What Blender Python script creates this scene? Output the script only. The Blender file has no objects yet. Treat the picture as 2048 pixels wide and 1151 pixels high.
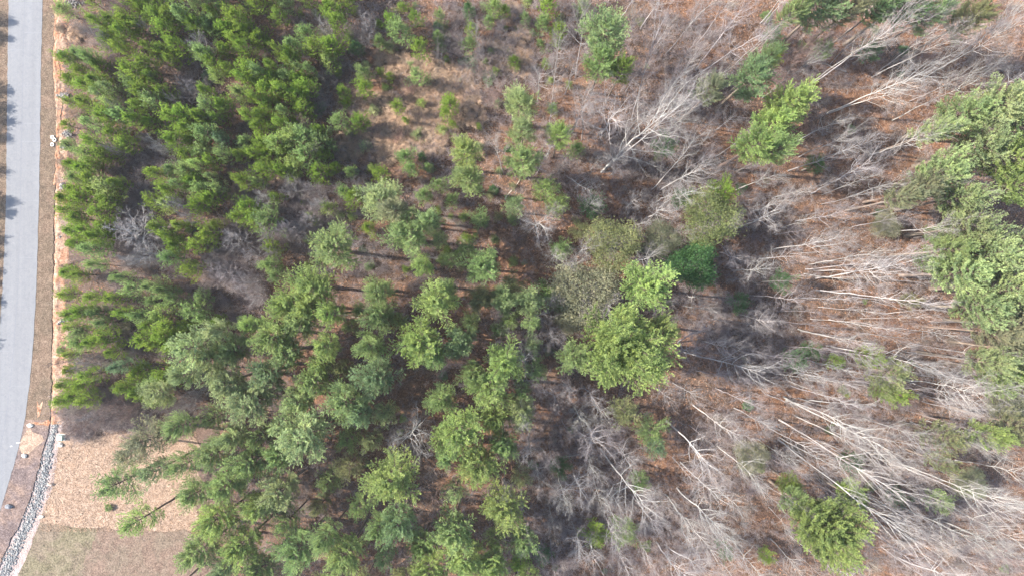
import bpy, math, random
import numpy as np
from mathutils import Vector, Matrix, noise

S = bpy.context.scene
COL = S.collection
R_ = math.radians
CAM_H = 120.0
HAZE = 0.00012
F = 1365.33                      # focal length in photograph pixels
CX, CY = 1024.0, 575.5

# ------------------------------------------------------------------ camera, sky, sun, exposure
cam_d = bpy.data.cameras.new('camera'); cam = bpy.data.objects.new('camera', cam_d); COL.objects.link(cam)
cam.location = (0, 0, CAM_H); cam.rotation_euler = (0, 0, 0)
cam_d.sensor_width = 36; cam_d.lens = 24; cam_d.clip_end = 3000; cam_d.clip_start = 0.5
S.camera = cam
SUN_EL, SHADOW_AZ = 39.0, -7.0   # shadows fall to the right and slightly down in the photograph
w = bpy.data.worlds.new('World'); S.world = w; w.use_nodes = True
nt = w.node_tree; bg = nt.nodes['Background']
sky = nt.nodes.new('ShaderNodeTexSky'); sky.sky_type = 'NISHITA'; sky.sun_disc = False
sky.sun_elevation = R_(SUN_EL); sky.sun_rotation = R_(-90 - SHADOW_AZ)
sky.air_density = 1.0; sky.dust_density = 1.5; sky.ozone_density = 1.0
nt.links.new(sky.outputs[0], bg.inputs[0]); bg.inputs[1].default_value = 0.15
sl = bpy.data.lights.new('sun', 'SUN'); sun = bpy.data.objects.new('sun', sl); COL.objects.link(sun)
sl.energy = 4.4; sl.angle = R_(0.53); sl.color = (1.0, 0.93, 0.84)
d = Vector((math.cos(R_(SHADOW_AZ)) * math.cos(R_(SUN_EL)), math.sin(R_(SHADOW_AZ)) * math.cos(R_(SUN_EL)), -math.sin(R_(SUN_EL))))
sun.rotation_euler = d.to_track_quat('-Z', 'Y').to_euler()
S.view_settings.view_transform = 'Standard'; S.view_settings.look = 'None'
S.view_settings.exposure = 1.84; S.view_settings.gamma = 1.0
S.cycles.max_bounces = 9; S.cycles.diffuse_bounces = 6; S.cycles.transmission_bounces = 5
S.cycles.transparent_max_bounces = 4

rng = np.random.default_rng(7)
random.seed(7)

def W(px, py, z=0.0):
    k = (CAM_H - z) / F
    return Vector(((px - CX) * k, -(py - CY) * k, z))

def tag(o, label=None, cat=None, group=None, kind=None):
    if label: o['label'] = label
    if cat: o['category'] = cat
    if group: o['group'] = group
    if kind: o['kind'] = kind
    return o

# ------------------------------------------------------------------ materials
def new_mat(name):
    m = bpy.data.materials.new(name); m.use_nodes = True
    n = m.node_tree.nodes; n.clear()
    return m, n, m.node_tree.links

def out_principled(n, l, rough=0.9, spec=0.15):
    o = n.new('ShaderNodeOutputMaterial'); p = n.new('ShaderNodeBsdfPrincipled')
    p.inputs['Roughness'].default_value = rough; p.inputs['Specular IOR Level'].default_value = spec
    l.new(p.outputs[0], o.inputs[0]); return p

def noise_node(n, l, vec, scale, detail=4, rough=0.6, dist=0.0):
    t = n.new('ShaderNodeTexNoise'); t.inputs['Scale'].default_value = scale
    t.inputs['Detail'].default_value = detail; t.inputs['Roughness'].default_value = rough
    t.inputs['Distortion'].default_value = dist
    if vec: l.new(vec, t.inputs['Vector'])
    return t.outputs['Fac']

def ramp(n, l, fac, stops):
    r = n.new('ShaderNodeValToRGB'); e = r.color_ramp.elements
    while len(e) < len(stops): e.new(0.5)
    for i, (p, c) in enumerate(stops):
        e[i].position = p; e[i].color = (*c, 1)
    l.new(fac, r.inputs[0]); return r.outputs[0]

def mix(n, l, fac, a, b, mode='MIX'):
    m = n.new('ShaderNodeMix'); m.data_type = 'RGBA'; m.blend_type = mode
    if isinstance(fac, (int, float)): m.inputs[0].default_value = fac
    else: l.new(fac, m.inputs[0])
    for k, v in ((6, a), (7, b)):
        if isinstance(v, tuple): m.inputs[k].default_value = (*v, 1)
        else: l.new(v, m.inputs[k])
    return m.outputs[2]

def bump(n, l, p, h, strength, dist):
    b = n.new('ShaderNodeBump'); b.inputs['Strength'].default_value = strength; b.inputs['Distance'].default_value = dist
    l.new(h, b.inputs['Height']); l.new(b.outputs[0], p.inputs['Normal'])

def pos(n):
    return n.new('ShaderNodeNewGeometry').outputs['Position']

def soil_mat(name, fine, patch, patch_scale=0.12, fine_scale=5.0, bump_d=0.08, mid=None):
    """fine: colour stops of the small grain; patch: second set mixed in by large soft patches"""
    m, n, l = new_mat(name); p = out_principled(n, l, 0.95, 0.08); v = pos(n)
    f1 = noise_node(n, l, v, fine_scale, 6, 0.75)
    f2 = noise_node(n, l, v, fine_scale * 0.23, 5, 0.7, 0.6)
    fm = n.new('ShaderNodeMath'); fm.operation = 'MULTIPLY_ADD'; fm.inputs[1].default_value = 0.72
    l.new(f1, fm.inputs[0])
    g2 = n.new('ShaderNodeMath'); g2.operation = 'MULTIPLY'; g2.inputs[1].default_value = 0.36; l.new(f2, g2.inputs[0])
    l.new(g2.outputs[0], fm.inputs[2])
    a = ramp(n, l, fm.outputs[0], fine); b = ramp(n, l, fm.outputs[0], patch)
    pf = noise_node(n, l, v, patch_scale, 5, 0.65, 0.8)
    mr = n.new('ShaderNodeMapRange'); mr.inputs[1].default_value = 0.42; mr.inputs[2].default_value = 0.6
    l.new(pf, mr.inputs[0])
    c = mix(n, l, mr.outputs[0], a, b)
    if mid:
        c = mid(n, l, v, c)
    l.new(c, p.inputs['Base Color']); bump(n, l, p, fm.outputs[0], 1.0, bump_d)
    return m

def st(lo, mi, hi): return [(0.41, lo), (0.54, mi), (0.68, hi)]

def pine_straw(n, l, v, c):
    # grey-brown weathered needles and humus under the pines in the west, oak leaves in the east
    sx = n.new('ShaderNodeSeparateXYZ'); l.new(v, sx.inputs[0])
    f = noise_node(n, l, v, .06, 4, .6); a = n.new('ShaderNodeMath'); a.operation = 'MULTIPLY_ADD'; a.inputs[1].default_value = 110
    l.new(f, a.inputs[0]); l.new(sx.outputs[0], a.inputs[2])
    mr = n.new('ShaderNodeMapRange'); mr.inputs[1].default_value = -10; mr.inputs[2].default_value = 35; mr.inputs[3].default_value = .8; mr.inputs[4].default_value = 0.05
    l.new(a.outputs[0], mr.inputs[0])
    g1 = noise_node(n, l, v, 3.0, 6, .75)
    d = ramp(n, l, g1, [(.34, (.035, .026, .024)), (.5, (.10, .072, .06)), (.66, (.22, .165, .135))])
    return mix(n, l, mr.outputs[0], c, d)
M_LITTER = soil_mat('leaf_litter_soil', st((0.036, 0.021, 0.016), (0.136, 0.070, 0.040), (0.264, 0.153, 0.096)),
                    st((0.032, 0.023, 0.020), (0.092, 0.061, 0.044), (0.200, 0.136, 0.099)), 0.07, 4.0, 0.16, mid=pine_straw)
M_VERGE = soil_mat('dead_grass_verge', st((0.050, 0.036, 0.027), (0.132, 0.092, 0.066), (0.235, 0.179, 0.136)),
                   st((0.043, 0.032, 0.025), (0.106, 0.080, 0.057), (0.200, 0.150, 0.111)), 0.25, 5.0, 0.12)
M_CLAY = soil_mat('orange_clay', st((0.114, 0.075, 0.053), (0.290, 0.198, 0.141), (0.440, 0.343, 0.264)),
                  st((0.150, 0.070, 0.040), (0.299, 0.158, 0.097), (0.405, 0.255, 0.167)), 0.35, 3.2, 0.22)
M_STRAW = soil_mat('straw_lawn', st((.10, .068, .05), (.30, .215, .155), (.46, .36, .28)),
                   st((.09, .06, .045), (.265, .19, .14), (.43, .33, .255)), 0.08, 5.2, 0.2)
M_MOWN = soil_mat('mown_green_grass', st((.045, .04, .026), (.125, .108, .068), (.21, .18, .125)),
                  st((.05, .042, .03), (.135, .105, .078), (.22, .175, .13)), 0.2, 3.4, 0.16)
M_BROWN = soil_mat('mown_brown_grass', st((.055, .038, .03), (.14, .098, .075), (.23, .168, .13)),
                    st((.05, .04, .03), (.13, .10, .075), (.21, .165, .125)), 0.2, 4.0, 0.16)
M_MULCH = soil_mat('dark_mulch', st((0.043, 0.032, 0.032), (0.111, 0.084, 0.078), (0.207, 0.164, 0.153)),
                    st((0.064, 0.044, 0.036), (0.157, 0.111, 0.089), (0.278, 0.200, 0.160)), 0.2, 4.5, 0.10)
M_PINKGRAVEL = soil_mat('pale_gravel', st((0.143, 0.106, 0.099), (0.271, 0.221, 0.210), (0.414, 0.356, 0.342)),
                        st((0.143, 0.099, 0.085), (0.271, 0.207, 0.182), (0.385, 0.313, 0.285)), 0.3, 6.0, 0.08)
M_RAW = soil_mat('raw_orange_clay', st((0.106, 0.048, 0.031), (0.290, 0.136, 0.075), (0.405, 0.246, 0.158)), st((0.123, 0.075, 0.053), (0.290, 0.194, 0.132), (0.440, 0.334, 0.246)), .6, 3.0, .2)

def road_mat():
    m, n, l = new_mat('pale_worn_asphalt'); p = out_principled(n, l, 0.9, 0.25); v = pos(n)
    f = noise_node(n, l, v, 9.0, 6, 0.8); g = noise_node(n, l, v, 0.35, 4, 0.6, 1.0)
    mp = n.new('ShaderNodeMapping'); mp.inputs['Scale'].default_value = (1.1, 0.03, 1); l.new(v, mp.inputs[0])
    s = noise_node(n, l, mp.outputs[0], 1.0, 3, 0.6)
    c = ramp(n, l, f, [(0.3, (.116, .118, .124)), (0.5, (.150, .153, .160)), (0.72, (.195, .198, .204))])
    c = mix(n, l, g, c, (.135, .139, .148), 'MIX')
    c2 = ramp(n, l, s, [(0.35, (.94, .94, .94)), (0.65, (1.03, 1.03, 1.03))])
    c = mix(n, l, 1.0, c, c2, 'MULTIPLY')
    h = noise_node(n, l, v, 1.3, 5, .7, 1.5)
    c = mix(n, l, 1.0, c, ramp(n, l, h, [(.3, (.86, .865, .88)), (.5, (1, 1, 1)), (.7, (1.08, 1.07, 1.05))]), 'MULTIPLY')
    l.new(c, p.inputs['Base Color']); bump(n, l, p, f, 0.4, 0.01); return m
M_ROAD = road_mat()

def plain(name, c, rough=0.8, spec=0.3, var=0.15, scale=6.0, bd=0.01):
    m, n, l = new_mat(name); p = out_principled(n, l, rough, spec)
    tc = n.new('ShaderNodeTexCoord').outputs['Object']
    f = noise_node(n, l, tc, scale, 5, 0.7)
    lo = tuple(x * (1 - var) for x in c); hi = tuple(min(1, x * (1 + var)) for x in c)
    l.new(ramp(n, l, f, [(0.3, lo), (0.7, hi)]), p.inputs['Base Color']); bump(n, l, p, f, 0.6, bd); return m
M_SEAM = plain('dark_joint_sealant', (.12, .125, .14), 0.8)
M_SEAM2 = plain('faint_joint', (.17, .18, .20), 0.8)
M_PAINT = plain('white_road_paint', (.8, .8, .78), 0.7)
M_RING = plain('white_ring_plastic', (.78, .74, .66), 0.5)
M_BOX = plain('green_cabinet_paint', (.22, .33, .29), 0.45, 0.4, 0.08)
M_BOXD = plain('dark_cabinet_trim', (.06, .10, .085), 0.5)
M_PAD = plain('concrete_pad', (.42, .41, .38), 0.9)

def tint_mat(name, rough, lo, hi, scale, transl=0.0, spec=0.1):
    """albedo = the object's own colour times a natural variation"""
    m, n, l = new_mat(name); o = n.new('ShaderNodeOutputMaterial')
    oi = n.new('ShaderNodeObjectInfo'); at = n.new('ShaderNodeAttribute'); at.attribute_name = 'tint'
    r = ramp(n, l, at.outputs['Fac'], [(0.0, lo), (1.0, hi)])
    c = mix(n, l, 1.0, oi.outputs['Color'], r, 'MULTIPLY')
    v = pos(n); f = noise_node(n, l, v, scale, 3, 0.6)
    r2 = ramp(n, l, f, [(0.3, (.72, .78, .8)), (0.7, (1.28, 1.2, 1.1))])
    c = mix(n, l, 1.0, c, r2, 'MULTIPLY')
    p = n.new('ShaderNodeBsdfPrincipled'); p.inputs['Roughness'].default_value = rough
    p.inputs['Specular IOR Level'].default_value = spec; l.new(c, p.inputs['Base Color'])
    if transl:
        t = n.new('ShaderNodeBsdfTranslucent'); l.new(c, t.inputs[0])
        ms = n.new('ShaderNodeMixShader'); ms.inputs[0].default_value = transl
        l.new(p.outputs[0], ms.inputs[1]); l.new(t.outputs[0], ms.inputs[2]); l.new(ms.outputs[0], o.inputs[0])
    else:
        l.new(p.outputs[0], o.inputs[0])
    return m
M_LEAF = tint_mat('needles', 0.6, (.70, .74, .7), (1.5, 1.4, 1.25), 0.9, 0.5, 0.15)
M_BARK = tint_mat('bark', 0.9, (.52, .475, .48), (1.22, 1.2, 1.17), 1.5)
M_STONE = tint_mat('stone', 0.9, (.35, .36, .4), (1.25, 1.22, 1.15), 2.0)
M_LITTERBIT = tint_mat('litter_pieces', 0.9, (.45, .42, .4), (1.4, 1.3, 1.25), 0.5)

# ------------------------------------------------------------------ mesh helpers
def link_mesh(name, me, parent=None, loc=None, color=None):
    o = bpy.data.objects.new(name, me); COL.objects.link(o)
    if parent: o.parent = parent
    if loc is not None: o.location = loc
    if color: o.color = (*color, 1)
    return o

def np_mesh(name, verts, faces_list, mats, mat_idx=None, tint=None, smooth=False):
    """faces_list: list of (n,k) int arrays"""
    me = bpy.data.meshes.new(name)
    verts = np.asarray(verts, dtype=np.float32)
    me.vertices.add(len(verts)); me.vertices.foreach_set('co', verts.ravel())
    loops = np.concatenate([f.ravel() for f in faces_list]).astype(np.int32)
    sizes = np.concatenate([np.full(len(f), f.shape[1], np.int32) for f in faces_list])
    starts = np.concatenate([[0], np.cumsum(sizes)[:-1]]).astype(np.int32)
    me.loops.add(len(loops)); me.loops.foreach_set('vertex_index', loops)
    me.polygons.add(len(sizes)); me.polygons.foreach_set('loop_start', starts); me.polygons.foreach_set('loop_total', sizes)
    for m in mats: me.materials.append(m)
    if mat_idx is not None: me.polygons.foreach_set('material_index', np.concatenate(mat_idx).astype(np.int32))
    if smooth: me.polygons.foreach_set('use_smooth', np.ones(len(sizes), bool))
    me.update(calc_edges=True)
    if tint is not None:
        a = me.attributes.new('tint', 'FLOAT', 'POINT'); a.data.foreach_set('value', np.asarray(tint, np.float32))
    me.validate()
    return me

def frame_of(dirs):
    d = dirs / (np.linalg.norm(dirs, axis=1, keepdims=True) + 1e-9)
    ref = np.where(np.abs(d[:, 2:3]) > 0.9, np.array([[1., 0, 0]]), np.array([[0, 0, 1.]]))
    a = np.cross(d, ref); a /= (np.linalg.norm(a, axis=1, keepdims=True) + 1e-9)
    return d, a, np.cross(d, a)

def tubes(P0, P1, R0, R1, sides):
    """independent tapered tubes; returns verts, quad faces"""
    P0, P1 = np.asarray(P0, float), np.asarray(P1, float); n = len(P0)
    R0, R1 = np.asarray(R0, float), np.asarray(R1, float)
    _, a, b = frame_of(P1 - P0)
    ang = np.arange(sides) / sides * 2 * np.pi
    ca, sa = np.cos(ang)[None, :, None], np.sin(ang)[None, :, None]
    ring = a[:, None, :] * ca + b[:, None, :] * sa
    v0 = P0[:, None, :] + ring * R0[:, None, None]; v1 = P1[:, None, :] + ring * R1[:, None, None]
    V = np.concatenate([v0, v1], axis=1).reshape(-1, 3)
    k = np.arange(sides); k2 = (k + 1) % sides
    f = np.stack([k, k2, k2 + sides, k + sides], 1)
    return V, (f[None] + (np.arange(n) * 2 * sides)[:, None, None]).reshape(-1, 4)

def blades(P, D, L, Wd, spread, nb, g, up=0.0):
    """needle/leaf triangles: nb per tuft at P, heading D"""
    n = len(P); P = np.repeat(P, nb, 0); D = np.repeat(D, nb, 0)
    d = D + g.normal(0, spread, (n * nb, 3)); d[:, 2] += up
    d /= np.linalg.norm(d, axis=1, keepdims=True) + 1e-9
    s = np.cross(d, g.normal(0, .55, (n * nb, 3)) + np.array([-.35, .05, .8])); s /= np.linalg.norm(s, axis=1, keepdims=True) + 1e-9
    ln = (L * g.uniform(0.7, 1.25, n * nb))[:, None]; wd = (Wd * g.uniform(0.7, 1.3, n * nb))[:, None]
    st_ = P + d * ln * 0.05
    V = np.stack([st_ - s * wd / 2, st_ + s * wd / 2, P + d * ln], 1).reshape(-1, 3)
    Fc = np.arange(n * nb * 3).reshape(-1, 3)
    return V, Fc

# ------------------------------------------------------------------ tree prototypes (mesh data shared by the copies)
def trunk_mesh(name, h, r, g, lean=0.25, sides=8, seg=9, top=0.12):
    t = np.linspace(0, 1, seg + 1)
    path = np.stack([np.cumsum(g.normal(0, lean * h / 100, seg + 1)), np.cumsum(g.normal(0, lean * h / 100, seg + 1)), t * h], 1)
    path[0] = 0
    rad = r * ((1 - t) * (1 - top) + top); rad[0] *= 1.5; 
    ang = np.arange(sides) / sides * 2 * np.pi
    V = (path[:, None, :] + np.stack([np.cos(ang), np.sin(ang), 0 * ang], 1)[None] * (rad[:, None, None] * g.uniform(.92, 1.08, (seg + 1, sides, 1)))).reshape(-1, 3)
    k = np.arange(sides); k2 = (k + 1) % sides
    f = np.concatenate([np.stack([k + i * sides, k2 + i * sides, k2 + (i + 1) * sides, k + (i + 1) * sides], 1) for i in range(seg)])
    me = np_mesh(name, V, [f], [M_BARK], tint=g.uniform(0, 1, len(V)), smooth=True)
    return me, path

def path_at(path, z):
    return np.array([np.interp(z, path[:, 2], path[:, 0]), np.interp(z, path[:, 2], path[:, 1]), z])

def pine_proto(seed, h, R, base, n_limb, twig_n, nb, bl, bw, style='tall'):
    g = np.random.default_rng(seed)
    tm, path = trunk_mesh('trunk', h * 0.97, 0.018 * h, g)
    TP, TD, TT = [], [], []; S0, S1, r0, r1 = [], [], [], []
    lobes = g.uniform(0, 2 * np.pi, 5); lobe_a = g.uniform(0.1, 0.3, 5)
    for i in range(n_limb):
        t = (i + g.uniform(0, 1)) / n_limb
        z = h * (base + (1 - base) * t * 0.97)
        az = i * 2.399963 + g.uniform(-0.5, 0.5)
        prof = (0.85 + 0.6 * t) if t < 0.3 else (1.03 * (1 - (t - 0.3) / 0.7) ** 0.6 + 0.05)
        if style == 'young': prof = (1 - t) ** 0.5 * 1.12 + 0.06
        L = R * prof * g.uniform(0.62, 1.18) * (1 + sum(lobe_a[k] * math.cos((k + 2) * az + lobes[k]) for k in range(3)) * 0.6)
        elev = R_(8 + 52 * t) + g.uniform(-0.15, 0.2)
        if style == 'young': elev = R_(18 + 52 * t) + g.uniform(-0.1, 0.15)
        p = path_at(path, z); dh = np.array([math.cos(az), math.sin(az), 0])
        nseg = 5; pts = [p]; e = elev
        for k in range(nseg):
            dd = dh * math.cos(e) + np.array([0, 0, math.sin(e)])
            dd = dd + g.normal(0, 0.08, 3); pts.append(pts[-1] + dd * L / nseg / max(math.cos(elev), .55)); e += 0.09
        pts = np.array(pts)
        lr = 0.018 * L + 0.012
        for k in range(nseg):
            S0.append(pts[k]); S1.append(pts[k + 1]); r0.append(lr * (1 - k / nseg) + .006); r1.append(lr * (1 - (k + 1) / nseg) + .006)
        tone = g.uniform(0, 1)
        for k in range(twig_n):
            u = 0.22 + 0.78 * (k + g.uniform(0, 1)) / twig_n
            x = u * nseg; k0 = min(int(x), nseg - 1); q = pts[k0] + (pts[k0 + 1] - pts[k0]) * (x - k0)
            ax = pts[k0 + 1] - pts[k0]; ax = ax / np.linalg.norm(ax)
            side = np.cross(ax, [0, 0, 1]); side /= np.linalg.norm(side) + 1e-9
            sg = 1 if k % 2 else -1
            td = ax * 0.9 + side * sg * g.uniform(0.5, 1.1) + np.array([0, 0, g.uniform(0.0, 0.55)])
            td /= np.linalg.norm(td)
            tl = L * (0.13 + 0.24 * (1 - abs(u - 0.55))) * g.uniform(0.6, 1.2)
            if u > 0.93: td = ax + np.array([0, 0, .3]); tl *= 0.5
            nt_ = max(2, int(tl / (bl * 0.75)))
            for j in range(nt_):
                TP.append(q + td * tl * (j + 1) / nt_ + g.normal(0, 0.04 * bl / 0.25, 3)); TD.append(td + [0, 0, 0.25])
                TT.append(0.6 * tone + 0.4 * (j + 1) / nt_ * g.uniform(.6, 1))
            S0.append(q); S1.append(q + td * tl); r0.append(.010); r1.append(.004)
    TP, TD, TT = np.array(TP), np.array(TD), np.array(TT)
    V, Fb = blades(TP, TD, bl, bw, 0.55, nb, g, up=0.1)
    V2, F2 = tubes(S0, S1, r0, r1, 3)
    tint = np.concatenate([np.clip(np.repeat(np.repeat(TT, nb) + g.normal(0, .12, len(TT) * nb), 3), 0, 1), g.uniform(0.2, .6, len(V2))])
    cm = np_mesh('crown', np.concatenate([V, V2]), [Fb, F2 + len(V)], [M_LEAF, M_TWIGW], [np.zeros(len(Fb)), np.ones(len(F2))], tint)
    return dict(trunk=tm, crown=cm, h=h, R=R, zc=h * (base + 1) / 2)

M_TWIGW = plain('dark_pine_wood', (.16, .125, .10), 0.9, 0.1)

def leafy_proto(seed, h, R, n_cl, per, bl, bw, base=0.3, twigs=True, flat=0.75, gap=0.0, stems=3):
    """broadleaf evergreen: rounded crown of leaf clumps on forked limbs"""
    g = np.random.default_rng(seed)
    tm, path = trunk_mesh('trunk', h * 0.7, 0.02 * h + .01, g, lean=0.8)
    cz = h * (base + 1) / 2; rz = h * (1 - base) / 2
    dirs = g.normal(0, 1, (n_cl, 3)); dirs[:, 2] = np.abs(dirs[:, 2]) * 0.9 - 0.25
    dirs /= np.linalg.norm(dirs, axis=1, keepdims=True)
    rad = g.uniform(0.35, 1, n_cl) ** 0.5 * (1 + 0.28 * np.sin(3 * np.arctan2(dirs[:, 1], dirs[:, 0]) + g.uniform(0, 6)) * g.uniform(.4, 1))
    C = dirs * rad[:, None] * np.array([R, R, rz]) + np.array([0, 0, cz])
    cr = R * 0.13
    TP = (C[:, None, :] + g.normal(0, 1, (n_cl, per, 3)) * cr * np.array([1, 1, .6])).reshape(-1, 3)
    TD = np.repeat(dirs + [0, 0, 0.4], per, 0)
    V, Fb = blades(TP, TD, bl, bw, 0.8, 4, g)
    tt = np.repeat(np.clip(g.uniform(0, 1, n_cl), 0, 1), per * 4)
    tt = np.clip(tt * 0.7 + g.uniform(0, .3, len(tt)), 0, 1)
    S0, S1, r0, r1 = [], [], [], []
    for i in range(0, n_cl, 2):
        z = h * g.uniform(base * 0.6, 0.65); p = path_at(path, z); m = (p + C[i]) / 2 + g.normal(0, R * .06, 3) - [0, 0, R * .05]
        S0 += [p, m]; S1 += [m, C[i]]; r0 += [0.012 * R + .01, .008 * R + .006]; r1 += [.008 * R + .006, .005]
    V2, F2 = tubes(S0, S1, r0, r1, 3)
    tint = np.concatenate([np.repeat(tt, 3), g.uniform(0.4, 1, len(V2))])
    cm = np_mesh('crown', np.concatenate([V, V2]), [Fb, F2 + len(V)], [M_LEAF, M_GREYW], [np.zeros(len(Fb)), np.ones(len(F2))], tint)
    return dict(trunk=tm, crown=cm, h=h, R=R, zc=cz)
M_GREYW = plain('grey_twig_wood', (.34, .31, .28), 0.9, 0.1)

def bare_proto(seed, h, R, r_trunk, first=0.45, n_limb=16, style='tall', twig=0.016, depth_n=(6, 5)):
    """leafless hardwood: a curved trunk, ascending limbs, branches, fine twigs"""
    g = np.random.default_rng(seed)
    tm, path = trunk_mesh('trunk', h * 0.93, r_trunk, g, lean=0.55, seg=12, top=0.1)
    A = {8: [[], [], [], [], []], 5: [[], [], [], [], []], 3: [[], [], [], [], []]}
    def grow(p, dr, L, r, lvl, sides):
        ns = (7, 5, 4, 3)[lvl]; pts = [p]; d = dr / np.linalg.norm(dr); wob = (0.12, 0.17, 0.22, 0.2)[lvl]
        for k in range(ns):
            d = d + g.normal(0, wob, 3) + np.array([0, 0, (0.10, 0.07, 0.04, 0.0)[lvl]])
            d /= np.linalg.norm(d); pts.append(pts[-1] + d * L / ns)
        b = A[sides]
        rr = [r * (1 - 0.8 * k / ns) for k in range(ns + 1)]
        for k in range(ns):
            b[0].append(pts[k]); b[1].append(pts[k + 1]); b[2].append(rr[k]); b[3].append(rr[k + 1]); b[4].append((.95, .75, .4, .1)[lvl] - .15 * k / ns)
        if lvl >= 3: return
        m = (depth_n[0], depth_n[1], 4)[lvl]
        for j in range(m):
            u = 0.28 + 0.72 * (j + g.uniform(0, 1)) / m; x = min(u * ns, ns - 1e-3); k0 = int(x)
            q = pts[k0] + (pts[k0 + 1] - pts[k0]) * (x - k0); ax = pts[k0 + 1] - pts[k0]; ax /= np.linalg.norm(ax)
            sd = np.cross(ax, g.normal(0, 1, 3)); sd /= np.linalg.norm(sd)
            nd = ax * g.uniform(0.6, 1.0) + sd * g.uniform(0.45, 0.95) + np.array([0, 0, 0.12])
            rl = max(rr[k0] * 0.55, twig * (1.0, .8, .6)[lvl])
            grow(q, nd, L * g.uniform(0.32, 0.6) * (1.15 - 0.45 * u), rl, lvl + 1, 5 if lvl == 0 and rl > .03 else 3)
    for i in range(n_limb):
        t = first + (0.95 - first) * (i + g.uniform(0, 1)) / n_limb
        p = path_at(path, h * 0.93 * t); az = i * 2.4 + g.uniform(-.6, .6); u = (t - first) / (1 - first)
        el = R_(20 + 45 * u) if style == 'tall' else R_(15 + 45 * u) 
        el += g.uniform(-.2, .25)
        L = R * (1.15 - 0.55 * u) * g.uniform(.6, 1.15) / max(math.cos(el), .5) * .9
        grow(p, np.array([math.cos(az) * math.cos(el), math.sin(az) * math.cos(el), math.sin(el)]), L, r_trunk * (0.28 - 0.14 * u) * g.uniform(.7, 1.1), 0, 5)
    Vs, Fs, off, Ts = [], [], 0, []
    for sd, b in A.items():
        if b[0]:
            V, f = tubes(*b[:4], sd); Ts.append(np.repeat(np.array(b[4]) + g.normal(0, .1, len(b[4])), 2 * sd)); Vs.append(V); Fs.append(f + off); off += len(V)
    V = np.concatenate(Vs); f = np.concatenate(Fs)
    cm = np_mesh('crown', V, [f], [M_BARK], tint=np.clip(np.concatenate(Ts), 0, 1))
    return dict(trunk=tm, crown=cm, h=h, R=R, zc=h * 0.85)

def shrub_proto(seed, h, R, stems=14, twig=0.014):
    g = np.random.default_rng(seed); S0, S1, r0, r1 = [], [], [], []
    def grow(p, d, L, r, lvl):
        ns = 4; d = d / np.linalg.norm(d)
        for k in range(ns):
            d = d + g.normal(0, .2, 3); d /= np.linalg.norm(d); q = p + d * L / ns
            S0.append(p); S1.append(q); r0.append(r * (1 - .2 * k)); r1.append(r * (1 - .2 * (k + 1)))
            if lvl < 2:
                for _ in range(2 if lvl == 0 else 1):
                    nd = d + g.normal(0, .55, 3); grow(q, nd, L * g.uniform(.35, .6), max(r * .5, twig * .6), lvl + 1)
            p = q
    for i in range(stems):
        az = g.uniform(0, 2 * np.pi); sp = g.uniform(0.1, 1)
        grow(np.array([math.cos(az), math.sin(az), 0]) * g.uniform(0, .15 * R), np.array([math.cos(az) * sp * R, math.sin(az) * sp * R, h * g.uniform(.6, 1)]),
             math.hypot(h, sp * R) * g.uniform(.7, 1), twig * 1.8, 0)
    V, f = tubes(S0, S1, r0, r1, 3)
    return np_mesh('bare_shrub', V, [f], [M_BARK], tint=g.uniform(0, 1, len(V))), h, R

YOUNG = [pine_proto(100 + i, 8.5, 2.3, .22 + .02 * i, 44 + 4 * (i * 7 % 5), 8 + i % 3, 6, .28 + .01 * (i % 4), .09, 'young') for i in range(9)]
TALL = [pine_proto(200 + i, 22, 4.2, 0.60, 74, 15, 10, .29, .085) for i in range(5)]
BIG = [pine_proto(300 + i, 25, 6.6, 0.58, 125, 20, 11, .33, .095) for i in range(2)]
THIN = [pine_proto(320 + i, 18, 3.6, 0.50, 50, 12, 9, .28, .08) for i in range(3)]
OLIVE = [leafy_proto(400 + i, 14, 4.0, 480, 13, .20, .11, 0.35) for i in range(3)]
HOLLY = [leafy_proto(430 + i, 3.2, 1.4, 120, 8, .20, .13, 0.05) for i in range(3)]
DARKT = [leafy_proto(450 + i, 12, 3.4, 620, 13, .20, .14, 0.25) for i in range(2)]
BARE = [bare_proto(500 + i, 24, 5.6, .165 + .012 * i, .48, 16, twig=.011, depth_n=(7, 6)) for i in range(5)]
WIDE = [bare_proto(540 + i, 18, 6.2, .20, .32, 18, 'wide', .012, (7, 6)) for i in range(4)]
SMALL = [bare_proto(560 + i, 6.5, 3.0, .09, .15, 20, 'wide', .019, (6, 5)) for i in range(4)]
POLE = [bare_proto(580 + i, 21, 3.0, .13, .5, 12, 'tall', .012, (5, 5)) for i in range(3)]
SHRUB = [shrub_proto(600 + i, 2.6, 1.5, 13) for i in range(4)]
print('tris', sum(sum(len(p.vertices) - 2 for p in m.polygons) for m in bpy.data.meshes))

# ------------------------------------------------------------------ placing
THINGS = []     # every labelled plant: dict(o, kind, px, py, look, special)

def plant(name, proto, loc, sx, sz, rz, tilt=None, leaf=None, bark=None):
    e = bpy.data.objects.new(name, None); COL.objects.link(e); e.empty_display_size = 0.3
    m = Matrix.Rotation(rz, 4, 'Z')
    if tilt is not None: m = tilt.to_matrix().to_4x4() @ m
    e.matrix_world = Matrix.Translation(loc) @ m
    e.scale = (sx, sx, sz)
    link_mesh('trunk', proto['trunk'], e, color=bark or (.3, .27, .24))
    link_mesh('crown', proto['crown'], e, color=leaf or bark)
    return e

def soften(c, k, d=(.30, .39, .20)): return tuple(x * (1 - k) + y * k for x, y in zip(c, d))
def hsvj(c, a=0.12):
    k = random.uniform(1 - a, 1 + a)
    return tuple(max(0.001, x * k * random.uniform(1 - a * .35, 1 + a * .35)) for x in c)

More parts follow.
